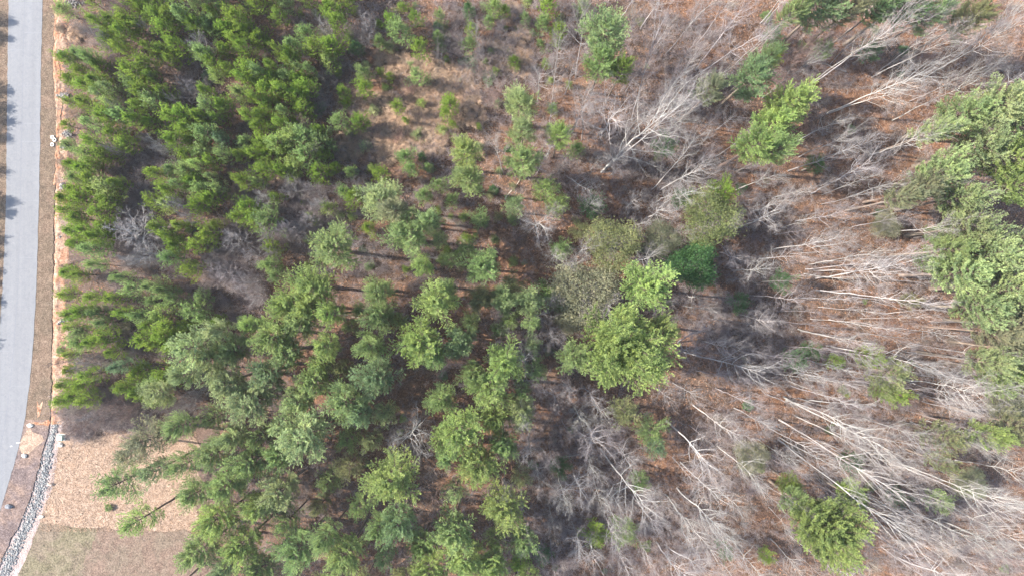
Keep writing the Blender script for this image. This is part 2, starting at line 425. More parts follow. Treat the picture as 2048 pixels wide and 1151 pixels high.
# leaf colours (real albedo) and the words for them
YG = (.285, .380, .140); PALE = (.305, .385, .210); MID = (.220, .320, .135); BRT = (.200, .300, .060)
BLU = (.170, .265, .155); DRK = (.085, .175, .075); OLV = (.235, .260, .140); GRY = (.240, .250, .180)
WORD = {id(YG): 'yellow-green', id(PALE): 'pale green', id(MID): 'mid-green', id(BRT): 'bright green', id(BLU): 'bluish green',
        id(DRK): 'dark green', id(OLV): 'olive green', id(GRY): 'grey-green'}

def tree_at(name, protos, px, py, r, h, leaf, kind, cat, group, bark=(.20, .165, .14), special=None, var=None):
    pr = protos[var if var is not None else random.randrange(len(protos))]
    sz = h / pr['h']; zc = pr['zc'] * sz
    k = (CAM_H - zc) / F; loc = Vector(((px - CX) * k, -(py - CY) * k, -0.05)); sx = r * k / pr['R']
    lf = soften(leaf, .4 if leaf in (MID, BLU) else .15) if kind in ('tall pine', 'thin pine') else leaf
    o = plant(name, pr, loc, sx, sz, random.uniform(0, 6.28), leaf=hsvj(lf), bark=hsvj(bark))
    o['group'] = group; o['category'] = cat
    THINGS.append(dict(o=o, kind=kind, px=px, py=py, look=WORD[id(leaf)], special=special, r=r)); return o

def bare_at(protos, bx, by, tx, ty, h, rpx, tone, name='bare_tree', kind='bare tree', special=None, rad=1.0, look=None, var=None):
    """base pixel on the ground, top pixel of the crown at height h: the lean follows"""
    pr = protos[var if var is not None else random.randrange(len(protos))]
    b = W(bx, by, 0); t = W(tx, ty, h); ax = t - b; L = ax.length
    q = Vector((0, 0, 1)).rotation_difference(ax)
    k = (CAM_H - h * .8) / F; sx = rpx * k / pr['R']; b.z = -0.1
    c = {0: (.37, .365, .365), 1: (.31, .30, .31), 2: (.22, .205, .215), 3: (.26, .195, .18)}[tone]
    o = plant(name, pr, b, sx * rad, L / pr['h'], random.uniform(0, 6.28), tilt=q, bark=hsvj(c, .06))
    o['group'] = {'bare tree': 'leafless hardwood trees in the wood', 'slender bare tree': 'slender leafless pole trees in the wood', 'small bare tree': 'small leafless trees among the pines'}[kind]
    o['category'] = 'tree'
    THINGS.append(dict(o=o, kind=kind, px=(tx * 2 + bx) / 3, py=(ty * 2 + by) / 3, look=look or ('whitish', 'grey', 'dark grey', 'reddish-grey')[tone], special=special, r=rpx)); return o

def star(px, py, r, tone=1, h=15, protos=None, **kw):
    """bare tree seen from nearly above: upright at its place"""
    protos = protos or WIDE; zt = h * .85; k = (CAM_H - zt) / CAM_H
    bx, by = CX + (px - CX) * k, CY + (py - CY) * k
    k2 = (CAM_H - h) / CAM_H
    return bare_at(protos, bx, by, CX + (bx - CX) / k2, CY + (by - CY) / k2, h, r, tone, **kw)


# ------------------------------------------------------------------ the ground and the road
random.seed(21)
def interp_edge(pts, n=160):
    """smooth a list of (px,py) by y into n points"""
    P = np.array(pts, float); o = np.argsort(P[:, 1]); P = P[o]
    ys = np.linspace(P[0, 1], P[-1, 1], n); xs = np.interp(ys, P[:, 1], P[:, 0])
    k = np.ones(7) / 7; xp = np.pad(xs, 3, mode='reflect', reflect_type='odd'); xs = np.convolve(xp, k, 'valid')
    return xs, ys

def ragged(poly, amp, step=6.0):
    out = []
    for i, (x0, y0) in enumerate(poly):
        x1, y1 = poly[(i + 1) % len(poly)]; L = math.hypot(x1 - x0, y1 - y0); n = max(1, int(L / step))
        for k in range(n):
            t = k / n; x, y = x0 + (x1 - x0) * t, y0 + (y1 - y0) * t
            a = noise.noise(Vector((x * .05, y * .05, 3.3))) * amp + noise.noise(Vector((x * .22, y * .22, 9.1))) * amp * .6
            b = noise.noise(Vector((x * .05, y * .05, 7.7))) * amp + noise.noise(Vector((x * .22, y * .22, 1.1))) * amp * .6
            out.append((x + a, y + b))
    return out

def sheet(name, poly, z, m, amp=2.0, kind='structure'):
    pts = ragged(poly, amp) if amp else poly
    me = bpy.data.meshes.new(name); me.from_pydata([tuple(W(x, y).xy) + (z,) for x, y in pts], [], [list(range(len(pts)))])
    me.materials.append(m); me.update()
    if me.polygons[0].normal.z < 0: me.flip_normals()
    o = link_mesh(name, me); o['kind'] = kind; return o

# forest floor: one sheet to the horizon, uneven in the wood, level under the road and the lawn
def floor_z(x, y):
    px, py = x * F / CAM_H + CX, -y * F / CAM_H + CY
    m = min(1, max(0, (px - 150) / 90))
    if py > 790: m = min(m, min(1, max(0, (px - 440) / 80)))
    if abs(x) > 150 or abs(y) > 120: m *= .6
    v = Vector((x, y, 0))
    return m * (0.9 * noise.noise(v * .035) + .35 * noise.noise(v * .17) + .12 * noise.noise(v * .6) + .5)
xs = np.concatenate([[-1500, -600, -250, -150], np.arange(-100, 100.1, .8), [130, 180, 300, 700, 1500]])
ys = np.concatenate([[-1500, -600, -250, -110], np.arange(-60, 60.1, .8), [110, 250, 600, 1500]])
Vg = [(x, y, floor_z(x, y)) for y in ys for x in xs]; nx = len(xs)
ii = np.arange(len(ys) - 1)[:, None] * nx + np.arange(nx - 1)[None]
fg = np.stack([ii, ii + 1, ii + 1 + nx, ii + nx], -1).reshape(-1, 4)
g_me = np_mesh('forest_floor', Vg, [fg], [M_LITTER], smooth=True)
link_mesh('forest_floor', g_me)['kind'] = 'structure'
def ground_at(x, y): return floor_z(x, y)

ROAD_R = [(92, -160), (89, -60), (87, 0), (84, 110), (80, 384), (77, 484), (74, 584), (68, 684), (61, 767), (50, 847), (35, 910), (18, 967), (3, 1017), (-12, 1060), (-50, 1151), (-100, 1260)]
ROAD_L = [(27, -160), (22, -60), (19, 0), (17, 110), (14, 384), (11, 484), (6, 584), (-1, 684), (-9, 767), (-22, 847), (-36, 910), (-53, 967), (-68, 1017), (-82, 1060), (-120, 1151), (-170, 1260)]
ROAD_C = [(57, -160), (53, -60), (51, 0), (48, 110), (43, 384), (40, 484), (37, 584), (30, 684), (22, 767), (12, 847), (-2, 910), (-18, 967), (-34, 1017), (-48, 1060), (-86, 1151), (-130, 1260)]
VERGE_R = [(116, -160), (114, -60), (113, 0), (109, 60), (107, 110), (110, 200), (117, 250), (117, 300), (111, 340), (110, 384), (108, 484), (106, 584), (104, 684), (104, 767), (100, 847)]
ZR = 0.17
def strip(name, L, R, z, m, n=220, edge_amp=(0, 0), skirt=0.0):
    lx, ly = interp_edge(L, n); rx, ry = interp_edge(R, n); y0, y1 = max(ly[0], ry[0]), min(ly[-1], ry[-1])
    yy = np.linspace(y0, y1, n); lx = np.interp(yy, ly, lx); rx = np.interp(yy, ry, rx); V, Fc = [], []
    for i, y in enumerate(yy):
        a = lx[i] + noise.noise(Vector((1.5, y * .12, 0))) * edge_amp[0] + noise.noise(Vector((1.5, y * .5, 0))) * edge_amp[0] * .6
        b = rx[i] + noise.noise(Vector((9.5, y * .06, 0))) * edge_amp[1] + noise.noise(Vector((9.5, y * .35, 0))) * edge_amp[1] * .7
        row = [(*W(a, y).xy, z), (*W((a + b) / 2, y).xy, z), (*W(b, y).xy, z)]
        if skirt: row.append((*W(b + 1.2, y).xy, -0.02))
        V += row
    c = 4 if skirt else 3
    for i in range(n - 1):
        for k in range(c - 1): Fc.append((i * c + k, (i + 1) * c + k, (i + 1) * c + k + 1, i * c + k + 1))
    me = bpy.data.meshes.new(name); me.from_pydata(V, [], Fc); me.materials.append(m); me.update()
    o = link_mesh(name, me); o['kind'] = 'structure'; return o
strip('road', ROAD_L, ROAD_R, ZR + .03, M_ROAD, edge_amp=(1.0, 1.0))
strip('road_joint', [(x - .45, y) for x, y in ROAD_C], [(x + .45, y) for x, y in ROAD_C], ZR + .034, M_SEAM, 400, (.5, .5))
for (ya, side, wd) in ((66, 1, .5), (100, -1, .5), (172, 1, .3), (247, 1, .4), (283, 1, .5), (236, -1, .3), (340, 1, .35), (401, 1, .3), (470, -1, .3), (515, 1, .4), (622, 1, .3), (700, -1, .35), (770, 1, .3)):
    fx = lambda P: np.interp(ya, [q[1] for q in P], [q[0] for q in P])
    a, b = (fx(ROAD_C) + .6, fx(ROAD_R) - 1) if side > 0 else (fx(ROAD_L) + 1, fx(ROAD_C) - .6)
    sheet('road_crack', [(a, ya), ((a + b) / 2, ya + .8), (b, ya + .3), (b, ya + .3 + wd), ((a + b) / 2, ya + .8 + wd), (a, ya + wd)], ZR + .034, M_SEAM2, 0)
sheet('road_marking', [(34, 883.4), (42, 882.6), (42.1, 883.6), (34.1, 884.6)], ZR + .036, M_PAINT, 0)
sheet('road_marking', [(22, 891), (26, 889.8), (26.2, 890.6), (22.2, 891.8)], ZR + .036, M_PAINT, 0)
# brown roadside strip right of the road, standing a step above the clay bank
strip('grass_verge', [(x - 2, y) for x, y in ROAD_R], VERGE_R, ZR, M_VERGE, 520, (0, 2.6), .3)
strip('left_verge', [(x - 260, y) for x, y in ROAD_L], [(x + 2, y) for x, y in ROAD_L], ZR, M_VERGE, 200)
# lower roadside: dark mulch down to the stone channel
MUL_R = [(101, 838), (97, 870), (88, 895), (80, 930), (70, 965), (60, 1000), (48, 1030), (25, 1075), (4, 1118), (-10, 1151), (-60, 1260)]
strip('mulch_bed', [(x - 2, y) for x, y in ROAD_R if y > 800] + [(52, 836)], MUL_R, ZR + .004, M_MULCH, 120, (0, 3), .3)
sheet('clay_patch', [(58, 846), (70, 842), (86, 843), (99, 836), (102, 842), (98, 849), (88, 847), (72, 848), (62, 851)], ZR + .012, M_RAW, 2.5)
sheet('clay_patch', [(76, 798), (80, 808), (88, 800), (85, 816), (80, 830), (76, 834), (75, 820)], ZR + .010, M_RAW, 2.5)
sheet('dry_grass_patch', [(48, 868), (60, 852), (72, 866), (84, 868), (88, 880), (74, 895), (58, 905), (44, 905), (40, 895)], ZR + .012, M_STRAW, 4)
# clay and straw bank between the verge and the pines: uneven, rutted ground
def relief(name, L, R, m, nu, nv, z0, amp, ridge=0.0, scale=.6):
    lx, ly = interp_edge(L, nv); rx, ry = interp_edge(R, nv); y0, y1 = max(ly[0], ry[0]), min(ly[-1], ry[-1])
    yy = np.linspace(y0, y1, nv); lx = np.interp(yy, ly, lx); rx = np.interp(yy, ry, rx); V = []
    for i, y in enumerate(yy):
        rb = rx[i] + (noise.noise(Vector((4, y * .05, 0))) * 10 + noise.noise(Vector((4, y * .2, 0))) * 6) * (.3 if name == 'clay_gully' else 1)
        for k in range(nu):
            u = k / (nu - 1); x = lx[i] - 3 + (rb - lx[i] + 3) * u; p = W(x, y)
            e = math.sin(math.pi * u) ** .5
            z = z0 + e * (amp * (noise.noise(Vector((p.x * scale, p.y * scale * .5, 0))) + .5 * noise.noise(Vector((p.x * scale * 3, p.y * scale * 2, 5))) + .35) + ridge * math.exp(-((u - .35) / .15) ** 2))
            V.append((p.x, p.y, max(z0 if 0 < u < 1 else z0, z)))
    ii = np.arange(nv - 1)[:, None] * nu + np.arange(nu - 1)[None]
    f = np.stack([ii, ii + nu, ii + nu + 1, ii + 1], -1).reshape(-1, 4)
    o = link_mesh(name, np_mesh(name, V, [f], [m], smooth=True)); o['kind'] = 'structure'; return o
relief('clay_bank', VERGE_R, [(138, -160), (136, 0), (133, 60), (128, 110), (128, 190), (135, 240), (140, 300), (134, 384), (142, 440), (138, 500), (130, 560), (136, 620), (140, 700), (132, 780), (124, 847)], M_CLAY, 14, 520, .012, .22, .12)
relief('clay_gully', [(110, -160), (112, 0), (109, 60), (108, 110), (110, 170), (114, 200), (115, 250), (113, 320), (110, 370)], [(119, -160), (120, 0), (119, 60), (120, 110), (120, 170), (125, 200), (122, 250), (122, 320), (118, 370)], M_RAW, 9, 300, .10, .16, .05, .9)
# lawn side
CH_L = [(102, 846), (98, 870), (90, 895), (83, 930), (73, 965), (63, 1000), (51, 1030), (29, 1075), (8, 1118), (-6, 1151), (-56, 1260)]
CH_R = [(122, 838), (112, 880), (103, 920), (98, 955), (88, 995), (76, 1030), (58, 1066), (40, 1105), (20, 1151), (-20, 1260)]
strip('drainage_bed', [(x - 4, y) for x, y in CH_L], CH_R, .012, M_PINKGRAVEL, 120, (0, 4))
strip('gravel_margin', [(x - 3, y) for x, y in CH_R], [(128, 838), (120, 880), (112, 940), (104, 985), (92, 1015), (80, 1042), (66, 1085), (48, 1130), (36, 1151), (-5, 1260)], .018, M_PINKGRAVEL, 120, (0, 4))
sheet('straw_lawn', [(122, 862), (140, 862), (200, 870), (250, 866), (300, 858), (345, 845), (385, 868), (402, 895), (382, 925), (408, 965), (392, 1010), (398, 1040), (380, 1062), (330, 1061), (250, 1059), (150, 1053), (112, 1047), (78, 1043), (90, 1012), (104, 975), (112, 930)], .026, M_STRAW, 3)
sheet('green_grass', [(79, 1043), (150, 1053), (200, 1057), (190, 1090), (172, 1151), (140, 1260), (-5, 1260), (36, 1151), (50, 1120), (66, 1080)], .030, M_MOWN, 2)
sheet('brown_grass', [(192, 1056), (250, 1059), (330, 1061), (380, 1062), (410, 1100), (395, 1180), (370, 1260), (135, 1260), (160, 1180), (168, 1130), (184, 1085)], .034, M_BROWN, 8)

# ------------------------------------------------------------------ stones
def stone_mesh(name, n, place, g, sides=1):
    """n rough angular stones in one mesh; place(i) -> (x, y, z, size)"""
    t = (1 + 5 ** .5) / 2
    iv = np.array([(-1, t, 0), (1, t, 0), (-1, -t, 0), (1, -t, 0), (0, -1, t), (0, 1, t), (0, -1, -t), (0, 1, -t), (t, 0, -1), (t, 0, 1), (-t, 0, -1), (-t, 0, 1)]) / 1.9
    fi = np.array([(0, 11, 5), (0, 5, 1), (0, 1, 7), (0, 7, 10), (0, 10, 11), (1, 5, 9), (5, 11, 4), (11, 10, 2), (10, 7, 6), (7, 1, 8), (3, 9, 4), (3, 4, 2), (3, 2, 6), (3, 6, 8), (3, 8, 9), (4, 9, 5), (2, 4, 11), (6, 2, 10), (8, 6, 7), (9, 8, 1)])
    V, Fc, T = [], [], []
    for i in range(n):
        x, y, z, s = place(i)
        q = iv * g.uniform(.75, 1.2, (12, 1)) * s * np.array([g.uniform(.8, 1.25), g.uniform(.7, 1.1), g.uniform(.5, .8)])
        a = g.uniform(0, 6.28); c, sn = math.cos(a), math.sin(a)
        q = np.stack([q[:, 0] * c - q[:, 1] * sn, q[:, 0] * sn + q[:, 1] * c, q[:, 2]], 1) + [x, y, z + s * .3]
        V.append(q); Fc.append(fi + 12 * i); T.append(np.full(12, g.uniform(0, 1)))
    return np_mesh(name, np.concatenate(V), [np.concatenate(Fc)], [M_STONE], tint=np.concatenate(T))
g = np.random.default_rng(5)
clx, cly = interp_edge(CH_L, 100); crx, cry = interp_edge(CH_R, 100)
def ch_place(i):
    y = g.uniform(842, 1165); a, b = np.interp(y, cly, clx), np.interp(y, cry, crx); m = (a + b) / 2
    x = m + (b - a) * .5 * np.clip(g.normal(0, .5), -1.15, 1.15) * (1 if y > 900 else .7); p = W(x, y)
    return p.x, p.y, .0, (g.uniform(.06, .13) if g.uniform() < .7 else g.uniform(.12, .22))
o = link_mesh('riprap', stone_mesh('riprap', 3200, ch_place, g), color=(.215, .22, .23))
tag(o, 'bed of loose white and grey stones filling the roadside drainage channel', 'riprap', kind='stuff')
def ch_small(i):
    y = g.uniform(842, 1165); a, b = np.interp(y, cly, clx), np.interp(y, cry, crx)
    x = a + (b - a) * g.uniform(-.1, 1.5); p = W(x, y); return p.x, p.y, .0, g.uniform(.04, .09)
o = link_mesh('gravel', stone_mesh('gravel', 1500, ch_small, g), color=(.42, .38, .37))
tag(o, 'small grey and pinkish gravel strewn along the right side of the stone channel', 'gravel', kind='stuff')

PILES = [(146, 8, 20, 7, 46, 'white and grey rock pile at the top edge of the clay bank'),
         (124, 106, 7, 5, 26, 'grey rock pile on the clay bank beside the second pine clump from the top'),
         (128, 192, 9, 5, 38, 'white rock pile at the lower end of the raw orange gully'),
         (136, 268, 9, 8, 26, 'loose rock pile on the bank just above and right of the three rings'),
         (131, 293, 8, 6, 38, 'dense grey rock pile right of the lowest of the three rings'),
         (126, 374, 6, 8, 26, 'white rock pile on the bank below the ring group'),
         (135, 470, 14, 6, 40, 'arc of grey stones on the pale straw bank at mid height'),
         (131, 641, 14, 6, 42, 'long arc of white stones on the bank above the lowest pine clump'),
         (137, 764, 5, 4, 34, 'small pale stone heap under the bottom of the pine row')]
for (px, py, rx, ry, n, lab) in PILES:
    n = int(n * 1.5)
    arc = 'arc' in lab
    def pl(i):
        if arc:
            t = g.uniform(-1, 1); x = px + t * rx; y = py - 5 * t - 3 * (1 - t * t) + g.normal(0, ry * .25)
        else: x, y = px + g.normal(0, rx * .45), py + g.normal(0, ry * .45)
        p = W(x, y); return p.x - W(px, py).x, p.y - W(px, py).y, g.uniform(.0, .12), g.uniform(.12, .25)
    o = link_mesh('rock_pile', stone_mesh('rock_pile', n, pl, g), loc=(*W(px, py).xy, .16), color=(.24, .235, .23))
    tag(o, lab, 'rock pile', 'rock piles along the clay bank')

def boulder(px, py, s, c, lab, z=0.02, sc=(1, 1, 1)):
    import bmesh
    bm = bmesh.new(); bmesh.ops.create_icosphere(bm, subdivisions=3, radius=s)
    sd = random.uniform(0, 90)
    for v in bm.verts:
        q = v.co.normalized()
        k = 1 + .28 * noise.noise(q * 1.3 + Vector((sd, 0, 0))) + .12 * noise.noise(q * 4 + Vector((0, sd, 0)))
        # break planes
        for a in range(4):
            nrm = Vector((math.sin(sd + a * 2.1), math.cos(sd * 2 + a * 1.7), math.sin(a * 3.1 + sd) * .7)).normalized()
            dd = q.dot(nrm); 
            if dd > .78: k *= .78 / dd
        v.co = Vector((q.x * k * s * sc[0], q.y * k * s * sc[1], q.z * k * s * .75 * sc[2] + s * .35))
    me = bpy.data.meshes.new('boulder'); bm.to_mesh(me); bm.free(); me.materials.append(M_STONE)
    a = me.attributes.new('tint', 'FLOAT', 'POINT'); a.data.foreach_set('value', np.full(len(me.vertices), .7, np.float32))
    o = link_mesh('boulder', me, loc=(*W(px, py).xy, z), color=c)
    tag(o, lab, 'boulder', 'boulders round the stone channel')
boulder(62.5, 849, .46, (.66, .64, .60), 'white boulder by the road edge at the orange clay patch', ZR, (1.15, .8, 1))
boulder(51, 909.5, .42, (.64, .63, .61), 'white round boulder on the mulch beside the road bend', ZR, (1, .9, 1))
boulder(20, 1010.5, .55, (.20, .21, .24), 'dark slate-grey boulder on the mulch, lowest beside the road', ZR, (1.2, .75, 1.1))
boulder(122, 888, .42, (.64, .60, .55), 'pale boulder just below the green utility cabinet', .03)
boulder(102, 967, .42, (.46, .38, .33), 'brown wedge-shaped boulder at the left edge of the straw lawn', .03, (1.25, .6, 1.3))
boulder(84, 1031.5, .36, (.62, .52, .44), 'tan boulder at the lower left corner of the straw lawn', .03, (1.2, .8, .9))
boulder(152.5, 1038, .16, (.22, .16, .13), 'small dark rock near the bottom edge of the straw lawn', .03, (2, .6, .6))
boulder(112.5, 1041, .11, (.2, .13, .1), 'tiny dark brown stone right of the tan boulder', .03)

# ------------------------------------------------------------------ green utility cabinet and the three rings
import bmesh
def box_mesh(name, sx, sy, z0, z1, m, bev=.03, taper=1.0):
    bm = bmesh.new(); bmesh.ops.create_cube(bm, size=1)
    for v in bm.verts:
        k = taper if v.co.z > 0 else 1
        v.co = Vector((v.co.x * sx * k, v.co.y * sy * k, z0 + (v.co.z + .5) * (z1 - z0)))
    bmesh.ops.bevel(bm, geom=bm.edges[:], offset=bev, segments=2, affect='EDGES')
    me = bpy.data.meshes.new(name); bm.to_mesh(me); bm.free(); me.materials.append(m); return me
cab = bpy.data.objects.new('utility_cabinet', None); COL.objects.link(cab); cab.location = (*W(124.5, 873).xy, .03); cab.rotation_euler.z = R_(-4)
tag(cab, 'green metal utility cabinet at the upper left corner of the straw lawn', 'utility box')
link_mesh('pad', box_mesh('pad', 1.22, 1.15, 0, .12, M_PAD), cab)
link_mesh('body', box_mesh('body', 1.0, .9, .12, .72, M_BOX, .03, .97), cab)
link_mesh('lid', box_mesh('lid', 1.06, .98, .722, .80, M_BOX, .03, .92), cab)
dr = link_mesh('door', box_mesh('door', .86, .03, .18, .66, M_BOX, .01), cab); dr.location = (0, -.46, 0)
hd = link_mesh('handle', box_mesh('handle', .05, .04, .36, .5, M_BOXD, .008), dr); hd.location = (.3, -.03, 0)
rings = [(107, 275.3, 'white ring on the verge, uppermost of the group of three', 0), (111.2, 280.6, 'white ring on the verge, rightmost of the group of three', .0),
         (106.7, 289.8, 'white ring on the verge, lowest and set apart from the other two', 0)]
for (px, py, lab, z) in rings:
    prof = [(.17, 0), (.155, .07), (.17, .16), (.22, .19), (.28, .17), (.31, .09), (.30, 0)]
    V, Fc, ns = [], [], 32
    for i in range(ns):
        a = i / ns * 2 * math.pi
        V += [(r * math.cos(a), r * math.sin(a), z_) for r, z_ in prof]
    m_ = len(prof)
    for i in range(ns):
        for k in range(m_): Fc.append((i * m_ + k, ((i + 1) % ns) * m_ + k, ((i + 1) % ns) * m_ + (k + 1) % m_, i * m_ + (k + 1) % m_))
    me = bpy.data.meshes.new('ring'); me.from_pydata(V, [], Fc); me.materials.append(M_RING)
    for p in me.polygons: p.use_smooth = True
    o = link_mesh('ring', me, loc=(*W(px, py).xy, ZR + .01)); o.scale = (1.1, 1.1, 1); tag(o, lab, 'ring', 'three white rings lying on the verge')

# ------------------------------------------------------------------ tall pines and other evergreens, crown by crown (photograph pixels)
random.seed(31)
BR2 = (.235, .325, .105); WORD[id(BR2)] = 'bright green'
GT = 'tall pines in the wood'
def TP(px, py, r, leaf, h=0, protos=None, special=None, kind='tall pine', var=None):
    h = h or (18 if px < 650 else 20 if px < 1100 else 22) * random.uniform(.93, 1.05)
    return tree_at('pine_tree', protos or TALL, px, py, r * (1.06 if px < 1790 else .97), h, leaf, kind, 'pine tree', GT, special=special, var=var)
SP = {}
for t in [
 (1210, 72, 50, PALE), (1203, 128, 36, MID), (1243, 142, 22, BRT), (1040, 208, 33, PALE), (1046, 262, 26, PALE), (1045, 322, 36, MID),
 (930, 305, 33, YG), (938, 358, 34, MID), (1118, 272, 24, YG), (760, 398, 40, PALE), (790, 420, 30, GRY), (820, 470, 44, MID), (860, 440, 26, PALE),
 (628, 575, 46, YG), (575, 610, 40, YG), (600, 640, 38, MID), (548, 672, 40, YG), (575, 705, 34, MID), (758, 582, 30, MID),
 (875, 602, 42, YG), (838, 682, 46, YG), (868, 710, 30, MID), (742, 690, 30, MID), (655, 690, 26, YG), (662, 628, 26, YG), (615, 618, 24, YG),
 (920, 682, 34, BLU), (965, 532, 36, MID), (846, 532, 22, YG), (893, 575, 20, MID), (1010, 722, 40, YG), (980, 775, 44, YG), (945, 745, 26, MID),
 (752, 752, 42, BLU), (692, 800, 42, MID), (722, 825, 26, BLU), (606, 870, 56, PALE), (560, 905, 30, MID), (500, 800, 50, PALE), (455, 765, 38, PALE), (540, 745, 36, BLU), (630, 760, 36, MID), (600, 800, 34, PALE),
 (918, 862, 52, YG), (955, 925, 44, YG), (895, 905, 26, MID), (785, 955, 54, YG), (800, 1038, 38, BLU), (760, 1050, 26, MID), (1005, 1012, 46, YG),
 (905, 1060, 42, MID), (930, 1112, 44, YG), (860, 1138, 34, YG), (985, 1125, 30, YG), (560, 980, 42, PALE), (600, 1095, 46, MID), (690, 1105, 40, YG), (655, 1070, 26, MID),
 (485, 1085, 40, YG), (435, 1035, 40, YG), (400, 1100, 40, MID), (520, 1135, 34, MID), (455, 1130, 30, BLU), (500, 925, 38, MID), (430, 905, 34, MID), (455, 970, 36, MID), (520, 1010, 32, YG), (390, 985, 30, MID), (470, 870, 28, PALE),
 (362, 850, 26, MID), (420, 715, 38, PALE), (372, 745, 26, PALE), (470, 700, 32, MID), (440, 660, 22, PALE), (505, 650, 22, YG),
 (1580, 205, 46, YG), (1545, 250, 42, YG), (1510, 292, 40, YG), (1555, 300, 26, MID), (1500, 158, 40, BLU), (1530, 120, 24, BLU), (1420, 182, 26, GRY),
 (1930, 228, 54, PALE), (1995, 215, 56, PALE), (2045, 250, 50, PALE), (1955, 295, 54, PALE), (2020, 318, 56, YG), (1880, 345, 46, PALE), (1840, 378, 34, GRY), (1915, 395, 44, PALE), (1800, 395, 28, GRY), (1868, 262, 30, PALE), (2040, 370, 40, YG),
 (1935, 455, 44, PALE), (1980, 505, 56, PALE), (1925, 545, 56, PALE), (2010, 575, 64, PALE), (1960, 615, 50, PALE), (2035, 650, 50, GRY), (1900, 500, 34, MID), (2045, 500, 44, PALE), (1990, 665, 34, GRY),
 (2010, 745, 52, YG), (1975, 725, 34, PALE), (2045, 700, 40, PALE), (2035, 850, 40, GRY), (1972, 868, 30, YG),
 (1640, 15, 44, BLU), (1585, 25, 26, MID), (1700, 20, 28, GRY), (1800, 8, 50, DRK), (1860, 30, 34, BLU), (1935, 40, 36, OLV), (1760, 15, 30, BLU)]:
    TP(*t)
SP['radial'] = TP(668, 496, 48, MID, special='spiky radiating pine crown left of centre, its trunk and roots showing at lower right')
SP['centre'] = TP(1240, 695, 84, YG, 26, BIG, 'largest clumpy yellow-green pine crown in the middle of the picture')
TP(1150, 712, 34, MID); TP(1320, 660, 34, YG); TP(1300, 730, 34, YG)
SP['sunny'] = TP(1290, 572, 52, YG, 23, special='bright yellow-green pine directly above the largest clumpy crown', var=1)
SP['lowright'] = TP(1655, 1052, 70, BR2, 22, BIG, 'large bright green round crown alone among bare trees at lower right')
TP(1700, 990, 28, BR2, 16); TP(1592, 1000, 30, MID, 14); TP(1580, 965, 24, BRT, 9)
TP(1770, 742, 42, OLV, 17, THIN, 'olive ragged pine standing on orange leaves among the horizontal white trunks')
TP(1735, 712, 24, BRT, 15, THIN); TP(1785, 785, 26, BRT, 14, THIN)
TP(1885, 872, 38, OLV, 17, THIN); TP(1880, 925, 26, OLV, 15, THIN); TP(1760, 780, 20, MID, 12, THIN)
SP['lawn'] = TP(240, 962, 42, MID, 15, THIN, 'ragged green pine crown standing out alone over the straw lawn')
TP(300, 878, 44, GRY, 16, THIN, 'grey-green pine overhanging the top edge of the straw lawn', 'thin pine'); TP(265, 905, 30, GRY, 14, THIN, kind='thin pine')
TP(316, 938, 28, BLU, 17, THIN, kind='thin pine'); TP(280, 1038, 32, YG, 17, THIN, 'thin pale pine crown over the lower edge of the straw lawn', 'thin pine')
TP(372, 925, 30, MID, 18, THIN, kind='thin pine'); TP(340, 855, 30, GRY, 13, THIN, kind='thin pine')
TP(320, 785, 32, PALE, 13, TALL, 'pale yellow-green feathery pine right of the bare grey thicket')
TP(392, 690, 46, PALE, 22, THIN, 'sprawling pale pine with long visible limbs at the lower end of the young stand', 'thin pine', 0)
for t in [(1020, 640, 20, MID), (645, 725, 24, YG), (700, 650, 18, MID), (800, 640, 20, MID), (690, 735, 20, OLV), (660, 960, 28, MID), (700, 930, 30, OLV), (720, 1010, 26, MID), (640, 1010, 22, OLV), (880, 480, 22, PALE), (960, 440, 22, MID), (900, 520, 18, MID), (935, 500, 20, MID),
          (1090, 380, 28, YG), (1115, 410, 26, YG), (1030, 410, 24, PALE), (700, 875, 26, MID), (940, 640, 22, MID), (575, 1040, 26, MID), (745, 880, 22, OLV), (560, 850, 22, MID), (1040, 950, 22, OLV), (1070, 740, 26, MID), (1045, 780, 22, MID)]:
    TP(*t, random.uniform(13, 17), THIN, kind='thin pine')

# the rest of the pine wood between them
CR = [(t['px'], t['py'], t['r']) for t in THINGS]
def inside(x, y, P):
    k = False
    for i in range(len(P)):
        (a, b), (c_, d_) = P[i], P[i - 1]
        if (b > y) != (d_ > y) and x < (c_ - a) * (y - b) / (d_ - b) + a: k = not k
    return k
ZONE = [(420, 640), (520, 560), (620, 540), (700, 600), (880, 560), (1060, 600), (1080, 760), (1030, 900), (1060, 1000), (1060, 1200), (330, 1200), (400, 1090), (380, 960), (350, 880), (420, 800), (380, 700)]
tr = 0
while tr < 6000:
    tr += 1
    x, y = random.uniform(330, 1080), random.uniform(540, 1190)
    if not inside(x, y, ZONE): continue
    if any(math.hypot(x - u, y - v) < q for u, v, q in [(815, 873, 60), (860, 955, 45), (870, 1010, 50), (1060, 865, 45), (830, 790, 50), (700, 560, 60), (800, 545, 50), (830, 620, 28), (640, 1010, 40), (700, 560, 50), (990, 680, 40), (900, 740, 45), (940, 1000, 35), (600, 930, 35), (470, 560, 95), (525, 600, 50), (540, 480, 60)]): continue
    if any(math.hypot(x - u, y - v) < .85 * q + 21 for u, v, q in CR): continue
    r = random.uniform(20, 34); CR.append((x, y, r))
    TP(x, y, r, random.choice([MID, MID, PALE, YG, OLV, BLU]), random.uniform(13, 19), TALL if r > 27 else THIN, kind='tall pine' if r > 27 else 'thin pine')

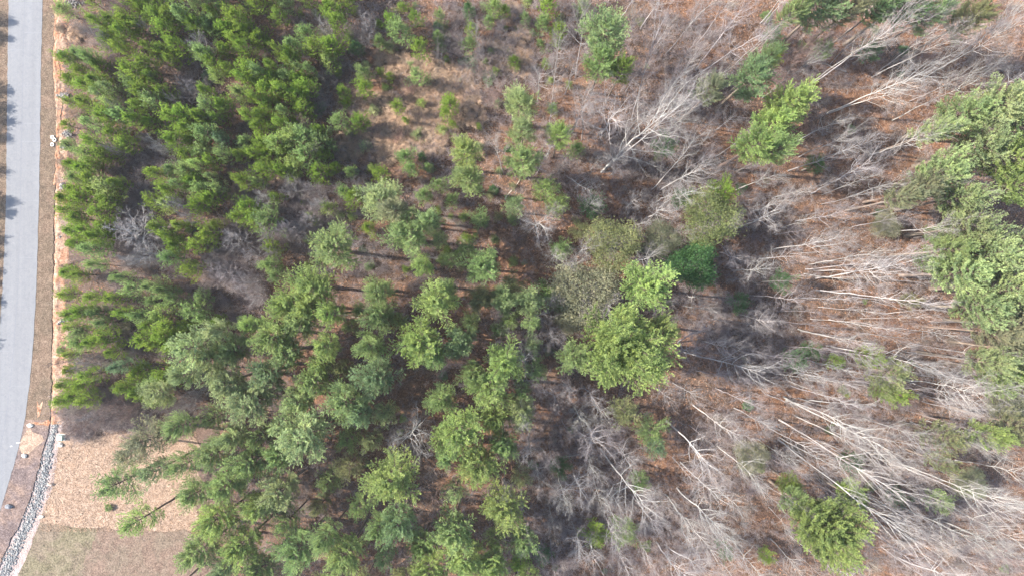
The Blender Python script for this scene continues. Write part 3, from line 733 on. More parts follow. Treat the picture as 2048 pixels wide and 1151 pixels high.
GO = 'broadleaf evergreens and olive-toned trees in the wood'
def OT(px, py, r, leaf, h=13, protos=None, special=None):
    if protos is None and r < 36 and leaf is not GRY: protos = THIN; r *= 1.1
    return tree_at('evergreen_tree', protos or OLIVE, px, py, r, h, leaf, 'broadleaf evergreen', 'tree', GO, bark=(.28, .25, .22), special=special)
SP['greyround'] = OT(1168, 585, 62, GRY, 15, special='wide grey-olive round crown left of the bright yellow-green centre pine')
SP['olive'] = OT(1225, 488, 50, OLV, 14, special='rounded olive crown above the grey-olive one at the picture centre')
OT(1322, 478, 34, GRY, 12)
YOL = (.215, .255, .115); WORD[id(YOL)] = 'yellow-olive'
SP['yolive'] = OT(1418, 438, 52, YOL, 15, special='yellow-olive rounded crown with bare forks spreading at its right')
OT(1442, 385, 30, BRT, 12); SP['dark'] = OT(1385, 530, 42, DRK, 14, DARKT, 'dense dark green round crown below the yellow-olive one')
for t in [(1183, 415, 28, DRK), (1135, 640, 24, GRY), (1095, 590, 26, MID), (1020, 575, 30, OLV), (1250, 822, 32, OLV), (1300, 862, 34, MID), (1312, 890, 22, BLU), (1190, 1068, 30, BRT), (1252, 1062, 30, MID), (1330, 292, 26, DRK), (1125, 610, 20, MID),
          (1365, 395, 22, DRK), (1620, 700, 22, DRK), (1590, 720, 26, DRK), (1560, 560, 22, DRK), (1480, 605, 22, DRK), (1545, 70, 22, DRK), (1548, 108, 20, BRT), (1120, 500, 22, MID), (1160, 460, 22, OLV), (1740, 105, 24, DRK), (1645, 100, 20, MID), (1700, 920, 24, DRK), (1790, 990, 20, DRK), (1500, 910, 30, GRY), (1280, 960, 22, MID), (1120, 930, 22, DRK), (1085, 1105, 20, DRK), (1040, 1125, 24, BRT), (1530, 1110, 18, BRT), (1940, 965, 30, GRY), (1880, 1000, 24, MID), (1565, 210, 24, MID),
          (2010, 815, 36, GRY), (1670, 720, 16, BRT), (1820, 600, 18, OLV), (1770, 450, 26, GRY), (1850, 520, 26, MID), (1870, 470, 22, MID), (1630, 330, 20, DRK), (1590, 1000, 20, DRK), (1450, 1100, 18, DRK), (1000, 660, 20, MID), (720, 620, 18, MID)]:
    OT(*t, random.uniform(6, 11))

# ------------------------------------------------------------------ leafless trees
BT = lambda *a, **k: bare_at(BARE, *a, **k)
SP['bigbare'] = bare_at(WIDE, 1200, 348, 1330, 215, 22, 95, 0, special='big leaning pale bare tree with wide fan of limbs above the centre', rad=1.1, var=0)
SP['bigbare2'] = star(1225, 222, 82, 0, 19, special='huge pale bare crown spreading like a bush left of the leaning fan', )
BT(1200, 350, 1405, 172, 21, 60, 0); star(1160, 225, 60, 1, 17)
for a in [(1164, 285, 1168, 180, 16, 42, 1), (1102, 218, 1116, 105, 13, 30, 1), (1150, 165, 1172, -5, 17, 38, 1), (1262, 248, 1330, 25, 20, 42, 1), (1390, 142, 1500, -5, 21, 44, 1), (1400, 145, 1530, 60, 21, 48, 1),
          (1300, 382, 1395, 268, 17, 46, 0), (1312, 386, 1430, 322, 17, 42, 0), (1472, 380, 1565, 342, 15, 34, 0), (1280, 60, 1345, -40, 18, 44, 1), (1330, 110, 1420, 5, 19, 42, 2), (1240, 40, 1290, -50, 18, 40, 1),
          (1612, 175, 1835, 22, 26, 48, 0), (1618, 168, 1805, 45, 25, 44, 0), (1740, 157, 1935, 58, 23, 46, 0), (1748, 150, 1900, 38, 22, 40, 0), (1845, 157, 2060, 35, 25, 48, 0), (1880, 140, 2060, -5, 26, 48, 0), (1800, 170, 1950, 85, 20, 34, 1),
          (1650, 230, 1865, 128, 24, 58, 0), (1652, 228, 1830, 175, 20, 48, 0), (1780, 243, 1975, 150, 22, 44, 0), (1950, 190, 2080, 130, 21, 42, 0), (1995, 195, 2110, 150, 20, 38, 0), (1735, 312, 1860, 262, 21, 55, 0), (1620, 388, 1762, 318, 22, 46, 0),
          (1575, 342, 1700, 290, 18, 38, 1), (1520, 48, 1610, -60, 22, 44, 0), (1528, 50, 1590, -30, 20, 38, 1), (1655, 62, 1715, 10, 15, 26, 1),
          (1538, 500, 1690, 476, 20, 44, 0), (1590, 442, 1690, 415, 17, 36, 1), (1768, 468, 1915, 445, 19, 38, 0), (1470, 455, 1560, 425, 15, 60, 0), (1440, 505, 1478, 515, 11, 40, 1),
          (1630, 556, 1830, 524, 24, 54, 0), (1625, 540, 1800, 545, 23, 44, 0), (1500, 590, 1610, 598, 16, 40, 1), (1800, 757, 1985, 790, 25, 60, 0), (1810, 762, 1960, 800, 22, 44, 0),
          (1355, 686, 1415, 655, 16, 46, 1), (1340, 695, 1400, 690, 15, 44, 1), (1358, 700, 1545, 752, 22, 52, 1), (1460, 640, 1530, 655, 14, 36, 2), (1390, 740, 1480, 770, 16, 40, 2), (1560, 690, 1680, 700, 18, 36, 2),
          (1650, 690, 1895, 735, 25, 46, 0), (1740, 690, 1890, 735, 18, 26, 1), (1430, 775, 1510, 805, 16, 38, 1), (1520, 740, 1640, 765, 18, 34, 1), (1590, 745, 1720, 775, 18, 34, 1),
          (1200, 895, 1300, 1030, 18, 74, 0), (1330, 840, 1445, 945, 20, 62, 0), (1385, 808, 1490, 868, 18, 48, 0), (1358, 920, 1450, 1010, 18, 50, 0), (1430, 888, 1530, 965, 19, 46, 0), (1350, 970, 1450, 1070, 19, 52, 0),
          (1310, 1080, 1385, 1165, 17, 60, 0), (1325, 1085, 1440, 1160, 17, 46, 1), (1260, 985, 1330, 1050, 14, 44, 1),
          (1567, 792, 1790, 915, 26, 58, 0), (1572, 800, 1740, 860, 22, 48, 0), (1590, 830, 1810, 945, 24, 44, 0), (1557, 838, 1850, 1015, 29, 50, 0), (1553, 876, 1880, 1115, 31, 52, 0), (1556, 872, 1700, 945, 20, 34, 1),
          (1700, 860, 1880, 905, 20, 38, 0), (1718, 832, 1850, 878, 18, 34, 0), (1786, 920, 2080, 1035, 28, 54, 0), (1800, 930, 2060, 1050, 26, 46, 0), (1845, 985, 2080, 1100, 25, 50, 0), (1790, 1110, 1960, 1185, 21, 54, 0),
          (1905, 918, 2080, 955, 20, 44, 0), (1536, 1012, 1590, 1080, 14, 30, 0), (1540, 1075, 1610, 1160, 16, 34, 0), (1800, 1010, 1960, 1085, 21, 52, 0), (1880, 1040, 2050, 1120, 23, 52, 0), (1930, 1075, 2080, 1140, 21, 50, 3), (1740, 1060, 1860, 1130, 19, 44, 1),
          (1630, 1110, 1740, 1190, 19, 40, 1), (1840, 800, 1950, 830, 16, 34, 1), (1008, 352, 985, 262, 13, 30, 0), (1130, 352, 1190, 385, 10, 36, 0), (1700, 640, 1790, 655, 15, 26, 3), (1480, 700, 1600, 722, 18, 40, 2)]:
    BT(*a)
for a in [(1615, 530, 1790, 500, 22, 30, 0), (1610, 538, 1760, 520, 21, 28, 0), (1630, 580, 1905, 602, 26, 40, 0), (1760, 628, 1925, 612, 18, 16, 0), (1655, 637, 1800, 660, 19, 24, 0), (1595, 657, 1760, 685, 21, 28, 0),
          (1600, 662, 1720, 680, 17, 22, 1), (1600, 715, 1720, 745, 17, 22, 0), (1655, 732, 1790, 762, 19, 26, 1), (1908, 660, 2075, 670, 19, 18, 1), (1600, 797, 1770, 806, 20, 28, 0), (1700, 760, 1860, 780, 18, 20, 1), (1740, 600, 1900, 640, 18, 20, 2),
          (1660, 130, 1740, 60, 16, 24, 1), (1700, 120, 1830, 40, 18, 22, 1), (1845, 985, 2000, 1060, 18, 22, 1), (1600, 870, 1760, 960, 20, 24, 1), (1640, 880, 1800, 970, 20, 24, 1), (1640, 1000, 1780, 1080, 18, 22, 1), (1580, 770, 1740, 815, 20, 26, 1),
          (1800, 700, 1960, 720, 19, 20, 1), (1690, 420, 1830, 395, 17, 20, 1), (1640, 410, 1760, 380, 17, 20, 1), (1370, 60, 1450, -20, 17, 26, 1), (1550, 640, 1680, 655, 18, 24, 2), (1790, 1040, 1930, 1110, 18, 24, 0)]:
    bare_at(POLE, *a, kind='slender bare tree', rad=1.0)
tr = 0; PB = []
while len(PB) < 55 and tr < 4000:
    tr += 1; x, y = random.uniform(1500, 1860), random.uniform(390, 1120)
    if any(math.hypot(x - u, y - v) < 26 for u, v in PB) or math.hypot(x - 1655, y - 1052) < 75: continue
    PB.append((x, y)); h = random.uniform(15, 23); k = CAM_H / (CAM_H - h)
    bare_at(POLE, x, y, CX + (x - CX) * k + random.gauss(0, 8), CY + (y - CY) * k + random.gauss(0, 8), h, random.uniform(16, 24), random.choice([0, 0, 1, 1, 2]), kind='slender bare tree')
SP['star'] = star(815, 873, 66, 0, 17, special='bright star-shaped bare tree in a dark gap between pines, bottom centre', var=2)
for a in [(1075, 440, 60, 0, 14), (1112, 508, 42, 0, 12), (1268, 402, 34, 1, 10), (1072, 632, 46, 1, 13), (1065, 685, 44, 1, 12), (1400, 592, 36, 0, 11), (1452, 592, 26, 1, 10), (1110, 798, 46, 1, 14), (1057, 862, 46, 1, 14), (1075, 955, 36, 1, 13), (1105, 1048, 28, 1, 12),
          (1195, 885, 68, 1, 15), (1160, 985, 56, 1, 14), (1262, 925, 50, 1, 15), (1060, 1090, 46, 1, 13), (1192, 1118, 54, 1, 14), (1398, 1112, 48, 1, 14), (1338, 792, 34, 1, 12), (965, 578, 34, 0, 10), (1010, 640, 38, 1, 11), (990, 692, 34, 1, 11), (882, 742, 26, 1, 9),
          (735, 512, 34, 2, 9), (700, 490, 28, 1, 8), (860, 950, 28, 2, 10), (862, 1010, 34, 3, 10), (940, 1000, 30, 2, 10), (1320, 620, 30, 2, 10), (1240, 1020, 36, 1, 12), (1130, 860, 34, 2, 11), (1490, 560, 34, 2, 11), (1520, 620, 34, 2, 11), (1450, 640, 34, 2, 12), (1350, 600, 26, 2, 10),
          (1240, 330, 44, 2, 12), (1160, 350, 34, 2, 10), (1470, 230, 36, 1, 12), (1430, 240, 34, 2, 11), (1270, 150, 36, 2, 12), (1340, 180, 40, 1, 13), (1080, 330, 28, 1, 9), (560, 1100, 26, 2, 9), (1440, 340, 30, 2, 11), (1500, 400, 34, 2, 12), (1600, 460, 34, 2, 12), (1650, 370, 30, 1, 12),
          (1480, 1020, 44, 1, 14), (1430, 1060, 34, 2, 12), (1560, 930, 34, 2, 13), (1490, 860, 36, 2, 13), (1530, 820, 34, 2, 12), (1240, 860, 34, 2, 12)]:
    star(*a)
CB = [(t['px'], t['py']) for t in THINGS if 'bare' in t['kind']]
tr = nb_ = 0
while tr < 9000 and nb_ < 110:
    tr += 1
    x, y = random.uniform(1000, 2080), random.uniform(-10, 1170)
    if x < 1080 and y < 600: continue
    if x > 1480 and y < 270 and random.random() < .7: continue
    if x > 1830 and 190 < y < 700: continue
    if any(math.hypot(x - u, y - v) < q for u, v, q in [(1240, 695, 85), (1290, 572, 45), (1168, 585, 55), (1225, 488, 45), (1385, 530, 38), (1418, 438, 45), (1655, 1052, 75), (1210, 80, 50), (1560, 240, 60), (1500, 158, 36), (1720, 590, 60)]): continue
    if any(math.hypot(x - u, y - v) < 29 for u, v in CB): continue
    CB.append((x, y)); nb_ += 1; f_ = math.hypot(x - CX, y - CY) / 700
    star(x, y, random.uniform(26, 44), random.choice([1, 1, 2, 0, 0]), random.uniform(11, 16) + 6 * f_, random.choice([WIDE, BARE]))
SM = lambda x, y, r, tone, h=5.5, special=None, look=None: star(x, y, r, tone, h, SMALL, name='small_tree', kind='small bare tree', special=special, look=look)
SP['greybush'] = SM(265, 462, 54, 0, 9, 'widest grey tangle of bare branches inside the young pine stand')
for a in [(305, 505, 36, 1), (268, 520, 26, 0), (470, 478, 34, 1), (448, 545, 34, 1), (490, 562, 30, 1), (512, 592, 30, 1), (585, 378, 28, 1), (530, 398, 26, 0), (612, 247, 22, 3), (736, 55, 28, 1), (652, 58, 22, 0), (402, 88, 28, 1), (388, 178, 32, 2), (640, 408, 24, 0), (618, 440, 28, 1), (572, 455, 30, 1), (362, 410, 26, 1), (240, 20, 32, 3), (205, 75, 22, 1),
          (175, 728, 24, 0), (218, 812, 32, 3), (255, 825, 28, 3), (165, 848, 32, 3), (192, 830, 26, 1), (362, 830, 34, 1), (375, 800, 28, 1), (328, 300, 22, 0), (312, 285, 14, 0), (588, 462, 28, 1), (540, 470, 26, 1), (230, 300, 14, 1), (240, 215, 18, 2), (355, 205, 16, 2), (620, 375, 20, 1), (985, 195, 28, 3), (950, 60, 20, 1), (960, 100, 18, 1), (1000, 60, 20, 2), (920, 80, 20, 2), (1010, 110, 20, 2), (880, 110, 18, 2),
          (505, 510, 24, 1), (425, 520, 22, 2), (380, 435, 22, 1), (640, 300, 18, 2), (720, 370, 20, 2), (540, 500, 24, 1), (300, 60, 14, 2), (1620, 95, 30, 3), (1590, 120, 28, 3), (1650, 85, 24, 3), (640, 540, 16, 1), (1570, 160, 26, 3), (405, 780, 20, 0), (345, 820, 24, 1), (130, 720, 14, 2)]:
    SM(*a[:4], h=random.uniform(7, 8.8))

# ------------------------------------------------------------------ young pines
GY = 'young pines of the dense stand'
PLACED = []
def YP(px, py, r, leaf, h=None, special=None, kind='young pine', protos=None):
    PLACED.append((px, py)); h = h or 3.2 + r * .22
    return tree_at(kind.replace(' ', '_'), protos or YOUNG, px, py, r * 1.12, h, leaf, kind, 'pine tree', GY if kind == 'young pine' else 'pine saplings in and round the clearing', bark=(.17, .14, .12), special=special)
SP['corner'] = YP(137, 250, 12, BRT, 4, 'small vivid green pine at the bank just above the three rings')
for t in [(800, 65, 26, MID), (785, 48, 20, BRT), (832, 38, 14, BRT), (760, 85, 13, MID), (840, 98, 20, BRT), (728, 150, 17, MID), (730, 178, 18, BRT), (688, 185, 14, BRT), (762, 145, 8, BRT), (781, 155, 9, BRT), (835, 155, 18, MID), (795, 215, 13, BRT), (900, 208, 20, BRT), (892, 228, 16, BRT),
          (812, 241, 6, BRT), (906, 250, 8, BRT), (945, 60, 13, BRT), (940, 90, 14, MID), (875, 75, 10, MID), (880, 35, 12, MID), (937, 20, 12, DRK), (990, 18, 18, YG), (978, 45, 12, MID), (680, 245, 20, MID), (720, 245, 18, BRT), (640, 290, 25, MID), (610, 272, 28, MID), (650, 308, 17, BRT), (642, 345, 24, BRT), (592, 335, 20, YG),
          (702, 345, 12, MID), (762, 350, 20, BRT), (810, 315, 17, MID), (845, 315, 9, DRK), (822, 338, 14, MID), (858, 335, 10, MID), (1095, 12, 20, BRT), (1085, 48, 14, MID), (1115, 65, 18, BRT), (1050, 40, 12, MID), (1028, 125, 12, BRT), (1090, 130, 10, BRT), (715, 98, 14, DRK), (540, 440, 28, MID), (515, 440, 22, BRT), (552, 395, 12, BRT),
          (548, 495, 18, BRT), (545, 530, 20, MID), (556, 553, 18, MID), (658, 418, 15, YG), (738, 455, 14, BRT), (690, 385, 16, MID), (672, 335, 12, BRT), (710, 395, 20, BRT), (315, 402, 22, BRT), (1010, 25, 12, BRT), (1165, 15, 14, MID), (990, 480, 10, MID), (905, 400, 14, MID), (880, 370, 16, MID), (850, 390, 16, MID), (1150, 300, 16, MID)]:
    YP(*t, kind='pine sapling' if t[0] > 660 or t[2] < 13 else 'young pine')
GAPS = [(245, 18, 22), (185, 62, 12), (205, 85, 15), (225, 115, 20), (238, 152, 20), (392, 85, 24), (388, 140, 26), (380, 190, 26), (262, 195, 20), (300, 290, 24), (322, 318, 24), (285, 330, 22), (250, 342, 18), (282, 378, 26), (300, 402, 26), (262, 440, 40), (265, 475, 42), (372, 400, 24), (462, 25, 8), (410, 45, 10), (588, 45, 12), (604, 55, 12), (655, 52, 18),
        (702, 70, 22), (465, 125, 9), (540, 112, 10), (612, 115, 18), (648, 145, 20), (690, 150, 26), (560, 205, 12), (642, 210, 26), (500, 262, 18), (590, 252, 16), (612, 248, 22), (508, 342, 18), (590, 305, 10), (620, 330, 12), (585, 378, 30), (530, 400, 26), (498, 385, 18), (640, 402, 34), (600, 432, 26), (305, 505, 34), (270, 520, 24), (230, 502, 16), (380, 492, 13),
        (372, 522, 14), (300, 542, 18), (225, 562, 13), (252, 577, 14), (220, 620, 16), (240, 642, 18), (362, 542, 16), (382, 592, 20), (330, 605, 14), (362, 632, 18), (255, 672, 26), (268, 702, 24), (172, 725, 20), (200, 772, 18), (218, 812, 32), (165, 850, 30), (255, 822, 30), (468, 480, 34), (450, 545, 34), (488, 562, 32), (510, 592, 28), (420, 560, 22), (545, 440, 30), (540, 470, 24), (590, 470, 28), (240, 300, 16), (600, 380, 25), (425, 500, 18), (345, 255, 12), (440, 600, 26), (480, 625, 22), (145, 128, 4), (330, 700, 14), (215, 715, 16), (150, 410, 0)]
def left_edge(y): return np.interp(y, [-40, 30, 60, 190, 250, 330, 380, 420, 470, 520, 640, 700, 760, 800, 830], [135, 132, 134, 142, 140, 148, 140, 128, 152, 140, 136, 128, 128, 130, 140])
def right_edge(y): return np.interp(y, [-40, 0, 60, 130, 200, 260, 330, 380, 440, 520, 560, 640, 700, 760, 800], [720, 690, 670, 655, 620, 640, 640, 560, 560, 440, 440, 440, 360, 330, 310])
tries = 0
while tries < 30000:
    tries += 1
    y = random.uniform(-35, 800); x = random.uniform(left_edge(y), right_edge(y) + 40 * noise.noise(Vector((y * .03, 2, 2))) + 12)
    if x > right_edge(y) - 50 and random.random() < .6: continue
    if any((x - a) ** 2 + (y - b) ** 2 < (c * 1.17 + 2) ** 2 for a, b, c in GAPS): continue
    dm = 24.5 + 8 * noise.noise(Vector((x * .01, y * .01, 0)))
    if any((x - a) ** 2 + (y - b) ** 2 < dm * dm for a, b in PLACED): continue
    if noise.noise(Vector((x * .016, y * .02, 8))) > .09: continue
    edge = x - left_edge(y)
    r = random.uniform(12, 24) if edge > 30 else random.uniform(13, 19)
    v = noise.noise(Vector((x * .006, y * .006, 4)))
    leaf = MID if (v + random.uniform(-.35, .35)) < -.2 else BRT
    if random.random() < .1: leaf = YG
    if random.random() < .015: leaf = BLU
    YP(x, y, r, leaf, h=random.uniform(6.5, 9.5) if edge > 40 else random.uniform(5, 8))
# low pale saplings through the scrub
n = 0
while n < 95:
    x = random.uniform(600, 1180); y = random.uniform(0, 540)
    if x + y * .3 > 1200 or any((x - a) ** 2 + (y - b) ** 2 < 20 ** 2 for a, b in PLACED): continue
    YP(x, y, random.uniform(6, 13), random.choice([MID, YG, BRT, OLV, PALE]), random.uniform(1.6, 3.2), kind='pine sapling'); n += 1
# row beyond the left edge of the picture: its shadows lie on the road
for (sx, sy) in [(-62, 25), (-70, 60), (-66, 168), (-70, 200), (-66, 228), (-74, 262), (-78, 330), (-66, 392), (-62, 415), (-84, 470), (-86, 500), (-92, 535), (-90, 560), (-86, 595), (-92, 630), (-96, 675), (-104, 712), (-112, 790), (-118, 845), (-110, 110)]:
    tree_at('pine_tree', YOUNG, sx, sy, 20, 4.6, MID, 'roadside pine', 'pine tree', 'pines left of the road', bark=(.17, .14, .12))
# evergreen shrubs (laurel, holly)
GH = 'evergreen shrubs in the underbrush'
def SH(px, py, r, leaf, special=None):
    h = r * .088 * 1.5; return tree_at('evergreen_shrub', HOLLY, px, py, r, h, leaf, 'evergreen shrub', 'shrub', GH, bark=(.25, .22, .2), special=special)
PBL = (.21, .29, .19); WORD[id(PBL)] = 'pale bluish'
for t in [(418, 156, 14, PBL), (521, 158, 13, PBL), (640, 215, 12, BLU), (515, 240, 13, BLU), (570, 278, 10, BLU), (940, 128, 18, PBL), (978, 155, 15, PBL), (938, 25, 14, BLU), (878, 58, 12, BLU), (598, 390, 8, BLU), (706, 345, 11, PBL), (858, 336, 10, BLU), (705, 98, 9, BLU), (250, 655, 14, GRY), (258, 710, 10, PBL), (288, 735, 14, PBL), (175, 790, 10, PBL), (382, 455, 12, PBL), (150, 205, 7, MID),
          (217, 1014, 7, MID), (350, 100, 8, BLU), (300, 535, 6, BLU), (975, 130, 10, BLU), (1000, 95, 9, MID), (895, 70, 9, BLU), (1090, 100, 12, MID), (845, 312, 8, BRT), (1160, 60, 8, MID), (120, 700, 7, MID), (345, 680, 8, BLU), (430, 455, 8, BLU), (930, 175, 7, GRY), (1120, 40, 10, BLU), (155, 330, 8, GRY)]:
    SH(*t, special='small lone green bush on the lower part of the straw lawn' if t[0] == 217 else None)
def in_wood(x, y):
    if x < 640 and y < 800: return False
    if x < 470 and y > 760: return False
    if 640 < x < 1000 and y < 350: return False
    return True
n = 0
while n < 70:
    x, y = random.uniform(560, 2040), random.uniform(5, 1145)
    if not in_wood(x, y): continue
    SH(x, y, random.uniform(5, 11), random.choice([DRK, MID, MID, BLU, OLV, YG])); n += 1

# ------------------------------------------------------------------ underbrush
n = 0; GB = 'small leafless bushes of the underbrush'
while n < 240:
    x, y = random.uniform(150, 2045), random.uniform(3, 1148)
    if x < 450 and y > 855: continue
    if x < 600 and y < 760 and not any((x - a) ** 2 + (y - b) ** 2 < (c * 1.2) ** 2 for a, b, c in GAPS): continue
    me, hh, rr = SHRUB[random.randrange(4)]; p = W(x, y); r = random.uniform(8, 18) * CAM_H / F
    tone = random.choice([(.29, .26, .24), (.26, .215, .22), (.36, .33, .30), (.30, .20, .17)])
    o = link_mesh('bare_shrub', me, loc=(p.x, p.y, ground_at(p.x, p.y) - .03), color=hsvj(tone, .1))
    o.scale = (r / rr, r / rr, random.uniform(.7, 1.3)); o.rotation_euler.z = random.uniform(0, 6.28)
    o['category'] = 'shrub'; o['group'] = GB
    lk = 'pale' if tone[0] > .35 else ('reddish' if tone[1] < .205 else ('purplish' if tone[2] == .22 else 'grey'))
    THINGS.append(dict(o=o, kind='bare shrub', px=x, py=y, look=lk, special=None, r=r)); n += 1

g = np.random.default_rng(77)
# saplings and fine brush: nobody could count it
def wood_points(n, dens=None):
    out = []
    while len(out) < n:
        x, y = g.uniform(125, 2090), g.uniform(-30, 1180)
        if x < 440 and y > 845: continue
        if x < 470 and y > 1040: continue
        out.append((x, y))
    return out
THK = []
DENSE = [(u, v, q, .30) for u, v, q in GAPS] + [(215, 812, 42, .5), (165, 842, 36, .5), (262, 828, 40, .45), (140, 805, 26, .4), (330, 835, 40, .35), (620, 450, 60, .2), (500, 520, 70, .2), (730, 510, 50, .16), (1050, 650, 70, .16), (1430, 600, 90, .14),
        (1500, 680, 90, .13), (1180, 960, 110, .15), (1330, 1060, 110, .15), (1100, 840, 80, .14), (1080, 1080, 90, .14), (1460, 900, 90, .12), (880, 360, 70, .11), (720, 60, 60, .14), (960, 60, 90, .16), (1000, 170, 80, .15), (700, 380, 60, .16), (880, 440, 80, .10),
        (1150, 330, 110, .11), (1320, 300, 110, .11), (1350, 120, 120, .11), (1120, 60, 80, .12), (1900, 1080, 130, .11), (1740, 940, 120, .09), (1620, 120, 90, .11), (1280, 420, 90, .11), (1500, 430, 90, .09), (1700, 760, 100, .09), (620, 1000, 100, .05), (800, 600, 120, .04)]
for (u, v, q, dn) in DENSE:
    for _ in range(int(q * q * dn * .24)):
        aa = g.uniform(0, 6.28); rr = q * math.sqrt(g.uniform()) * (1 + .3 * noise.noise(Vector((aa, u, v)))); THK.append((u + rr * math.cos(aa), v + rr * math.sin(aa)))
def sapling_mesh(i, h, stems, sp):
    S0, S1, r0, r1 = [], [], [], []
    for s in range(stems):
        a = g.normal(0, .12, 3) * [1, 1, 0]; tp = a + [g.normal(0, sp) * h, g.normal(0, sp) * h, h * g.uniform(.6, 1.05)]; m = (a + tp) / 2 + g.normal(0, .1, 3)
        S0 += [a, m]; S1 += [m, tp]; r0 += [.016, .012]; r1 += [.012, .006]
        for k in range(g.integers(4, 8)):
            u = g.uniform(.3, .98); q = a + (tp - a) * u; e = q + g.normal(0, .3, 3) * h * .7 + [0, 0, h * .18]; S0.append(q); S1.append(e); r0.append(.010); r1.append(.005)
            S0.append((q + e) / 2); S1.append((q + e) / 2 + g.normal(0, .2, 3) * h * .6 + [0, 0, h * .1]); r0.append(.007); r1.append(.004)
    V, f = tubes(S0, S1, r0, r1, 3)
    o = bpy.data.objects.new('sapling', np_mesh('sapling', V, [f], [M_BRUSH], tint=np.full(len(V), g.uniform(0, 1))))
    return o
M_BRUSH = new_mat('brush_twigs')[0]; M_BRUSH.node_tree.nodes.clear()
_n, _l = M_BRUSH.node_tree.nodes, M_BRUSH.node_tree.links
_p = out_principled(_n, _l, .9, .1); _a = _n.new('ShaderNodeAttribute'); _a.attribute_name = 'tint'
_f = noise_node(_n, _l, pos(_n), .5, 4, .6); _c = ramp(_n, _l, _f, [(.3, (.16, .135, .14)), (.5, (.26, .228, .225)), (.7, (.37, .33, .30))])
_r = ramp(_n, _l, _a.outputs['Fac'], [(0, (.7, .66, .68)), (1, (1.3, 1.25, 1.2))]); _l.new(mix(_n, _l, 1.0, _c, _r, 'MULTIPLY'), _p.inputs['Base Color'])
SAP = [sapling_mesh(i, g.uniform(1.1, 2.3), 4 + i % 3, .28) for i in range(8)]
pts = [(W(x, y).x, W(x, y).y) for x, y in [q for q in wood_points(9500) if not (q[0] - 850) ** 2 / 130 ** 2 + (q[1] - 200) ** 2 / 110 ** 2 < 1 or g.uniform() < .7] + THK]
pts = np.array([(x, y, ground_at(x, y) - .04) for x, y in pts])
me = bpy.data.meshes.new('brush'); me.vertices.add(len(pts)); me.vertices.foreach_set('co', pts.astype(np.float32).ravel()); me.update()
bo = link_mesh('brush', me); tag(bo, 'thin grey-brown saplings and twiggy brush scattered over the whole forest floor', 'brush', kind='stuff')
gn = bpy.data.node_groups.new('brush', 'GeometryNodeTree')
gn.interface.new_socket('Geometry', in_out='INPUT', socket_type='NodeSocketGeometry'); gn.interface.new_socket('Geometry', in_out='OUTPUT', socket_type='NodeSocketGeometry')
N, L_ = gn.nodes, gn.links
gi, go_ = N.new('NodeGroupInput'), N.new('NodeGroupOutput'); iop = N.new('GeometryNodeInstanceOnPoints'); jg = N.new('GeometryNodeJoinGeometry')
for o in SAP:
    oi = N.new('GeometryNodeObjectInfo'); oi.inputs['Object'].default_value = o; oi.inputs['As Instance'].default_value = True; L_.new(oi.outputs['Geometry'], jg.inputs[0])
rv = N.new('FunctionNodeRandomValue'); rv.data_type = 'FLOAT_VECTOR'; rv.inputs[0].default_value = (-.12, -.12, 0); rv.inputs[1].default_value = (.12, .12, 6.28)
rs = N.new('FunctionNodeRandomValue'); rs.data_type = 'FLOAT'; rs.inputs[2].default_value = .45; rs.inputs[3].default_value = 1.25; rs.inputs['Seed'].default_value = 5
L_.new(gi.outputs[0], iop.inputs['Points']); L_.new(jg.outputs[0], iop.inputs['Instance']); iop.inputs['Pick Instance'].default_value = True
L_.new(rv.outputs[0], iop.inputs['Rotation']); L_.new(rs.outputs[1], iop.inputs['Scale']); L_.new(iop.outputs[0], go_.inputs[0])
md = bo.modifiers.new('brush', 'NODES'); md.node_group = gn
print('brush points', len(pts))
# fallen sticks
S0, S1, r0, r1 = [], [], [], []
for (x, y) in wood_points(5200):
    p = W(x, y); z = ground_at(p.x, p.y) + g.uniform(.02, .18); a = g.uniform(0, 6.28) if g.uniform() < .6 else g.normal(0, .5)
    L = g.uniform(.4, 2.2); c = np.array([p.x, p.y, z]); q = c + [math.cos(a) * L, math.sin(a) * L, g.normal(0, .12)]
    S0.append(c); S1.append(q); rr = g.uniform(.012, .035); r0.append(rr); r1.append(rr * .5)
V, f = tubes(S0, S1, r0, r1, 3)
o = link_mesh('fallen_sticks', np_mesh('fallen_sticks', V, [f], [M_BARK], tint=np.repeat(g.uniform(0, 1, len(S0)), 6)), color=(.31, .28, .25))
tag(o, 'grey fallen sticks and small branches lying among the orange leaves', 'sticks', kind='stuff')
# leaves on the floor
P = np.array([[*W(x, y).xy, 0] for x, y in wood_points(110000)]); P[:, 2] = [ground_at(a, b) + .03 for a, b, _ in P]
sz = g.uniform(.06, .16, len(P)); ang = g.uniform(0, 6.28, len(P)); tl = g.normal(0, .35, (len(P), 3))
V = np.stack([P + np.stack([np.cos(ang + k * 2.1) * sz, np.sin(ang + k * 2.1) * sz, tl[:, k] * sz + .02], 1) for k in range(3)], 1).reshape(-1, 3)
o = link_mesh('leaf_litter', np_mesh('leaf_litter', V, [np.arange(len(V)).reshape(-1, 3)], [M_LITTERBIT], tint=np.repeat(g.uniform(0, 1, len(P)), 3)), color=(.26, .155, .10))
tag(o, 'orange-brown fallen oak leaves carpeting the ground between the trees', 'leaf litter', kind='stuff')
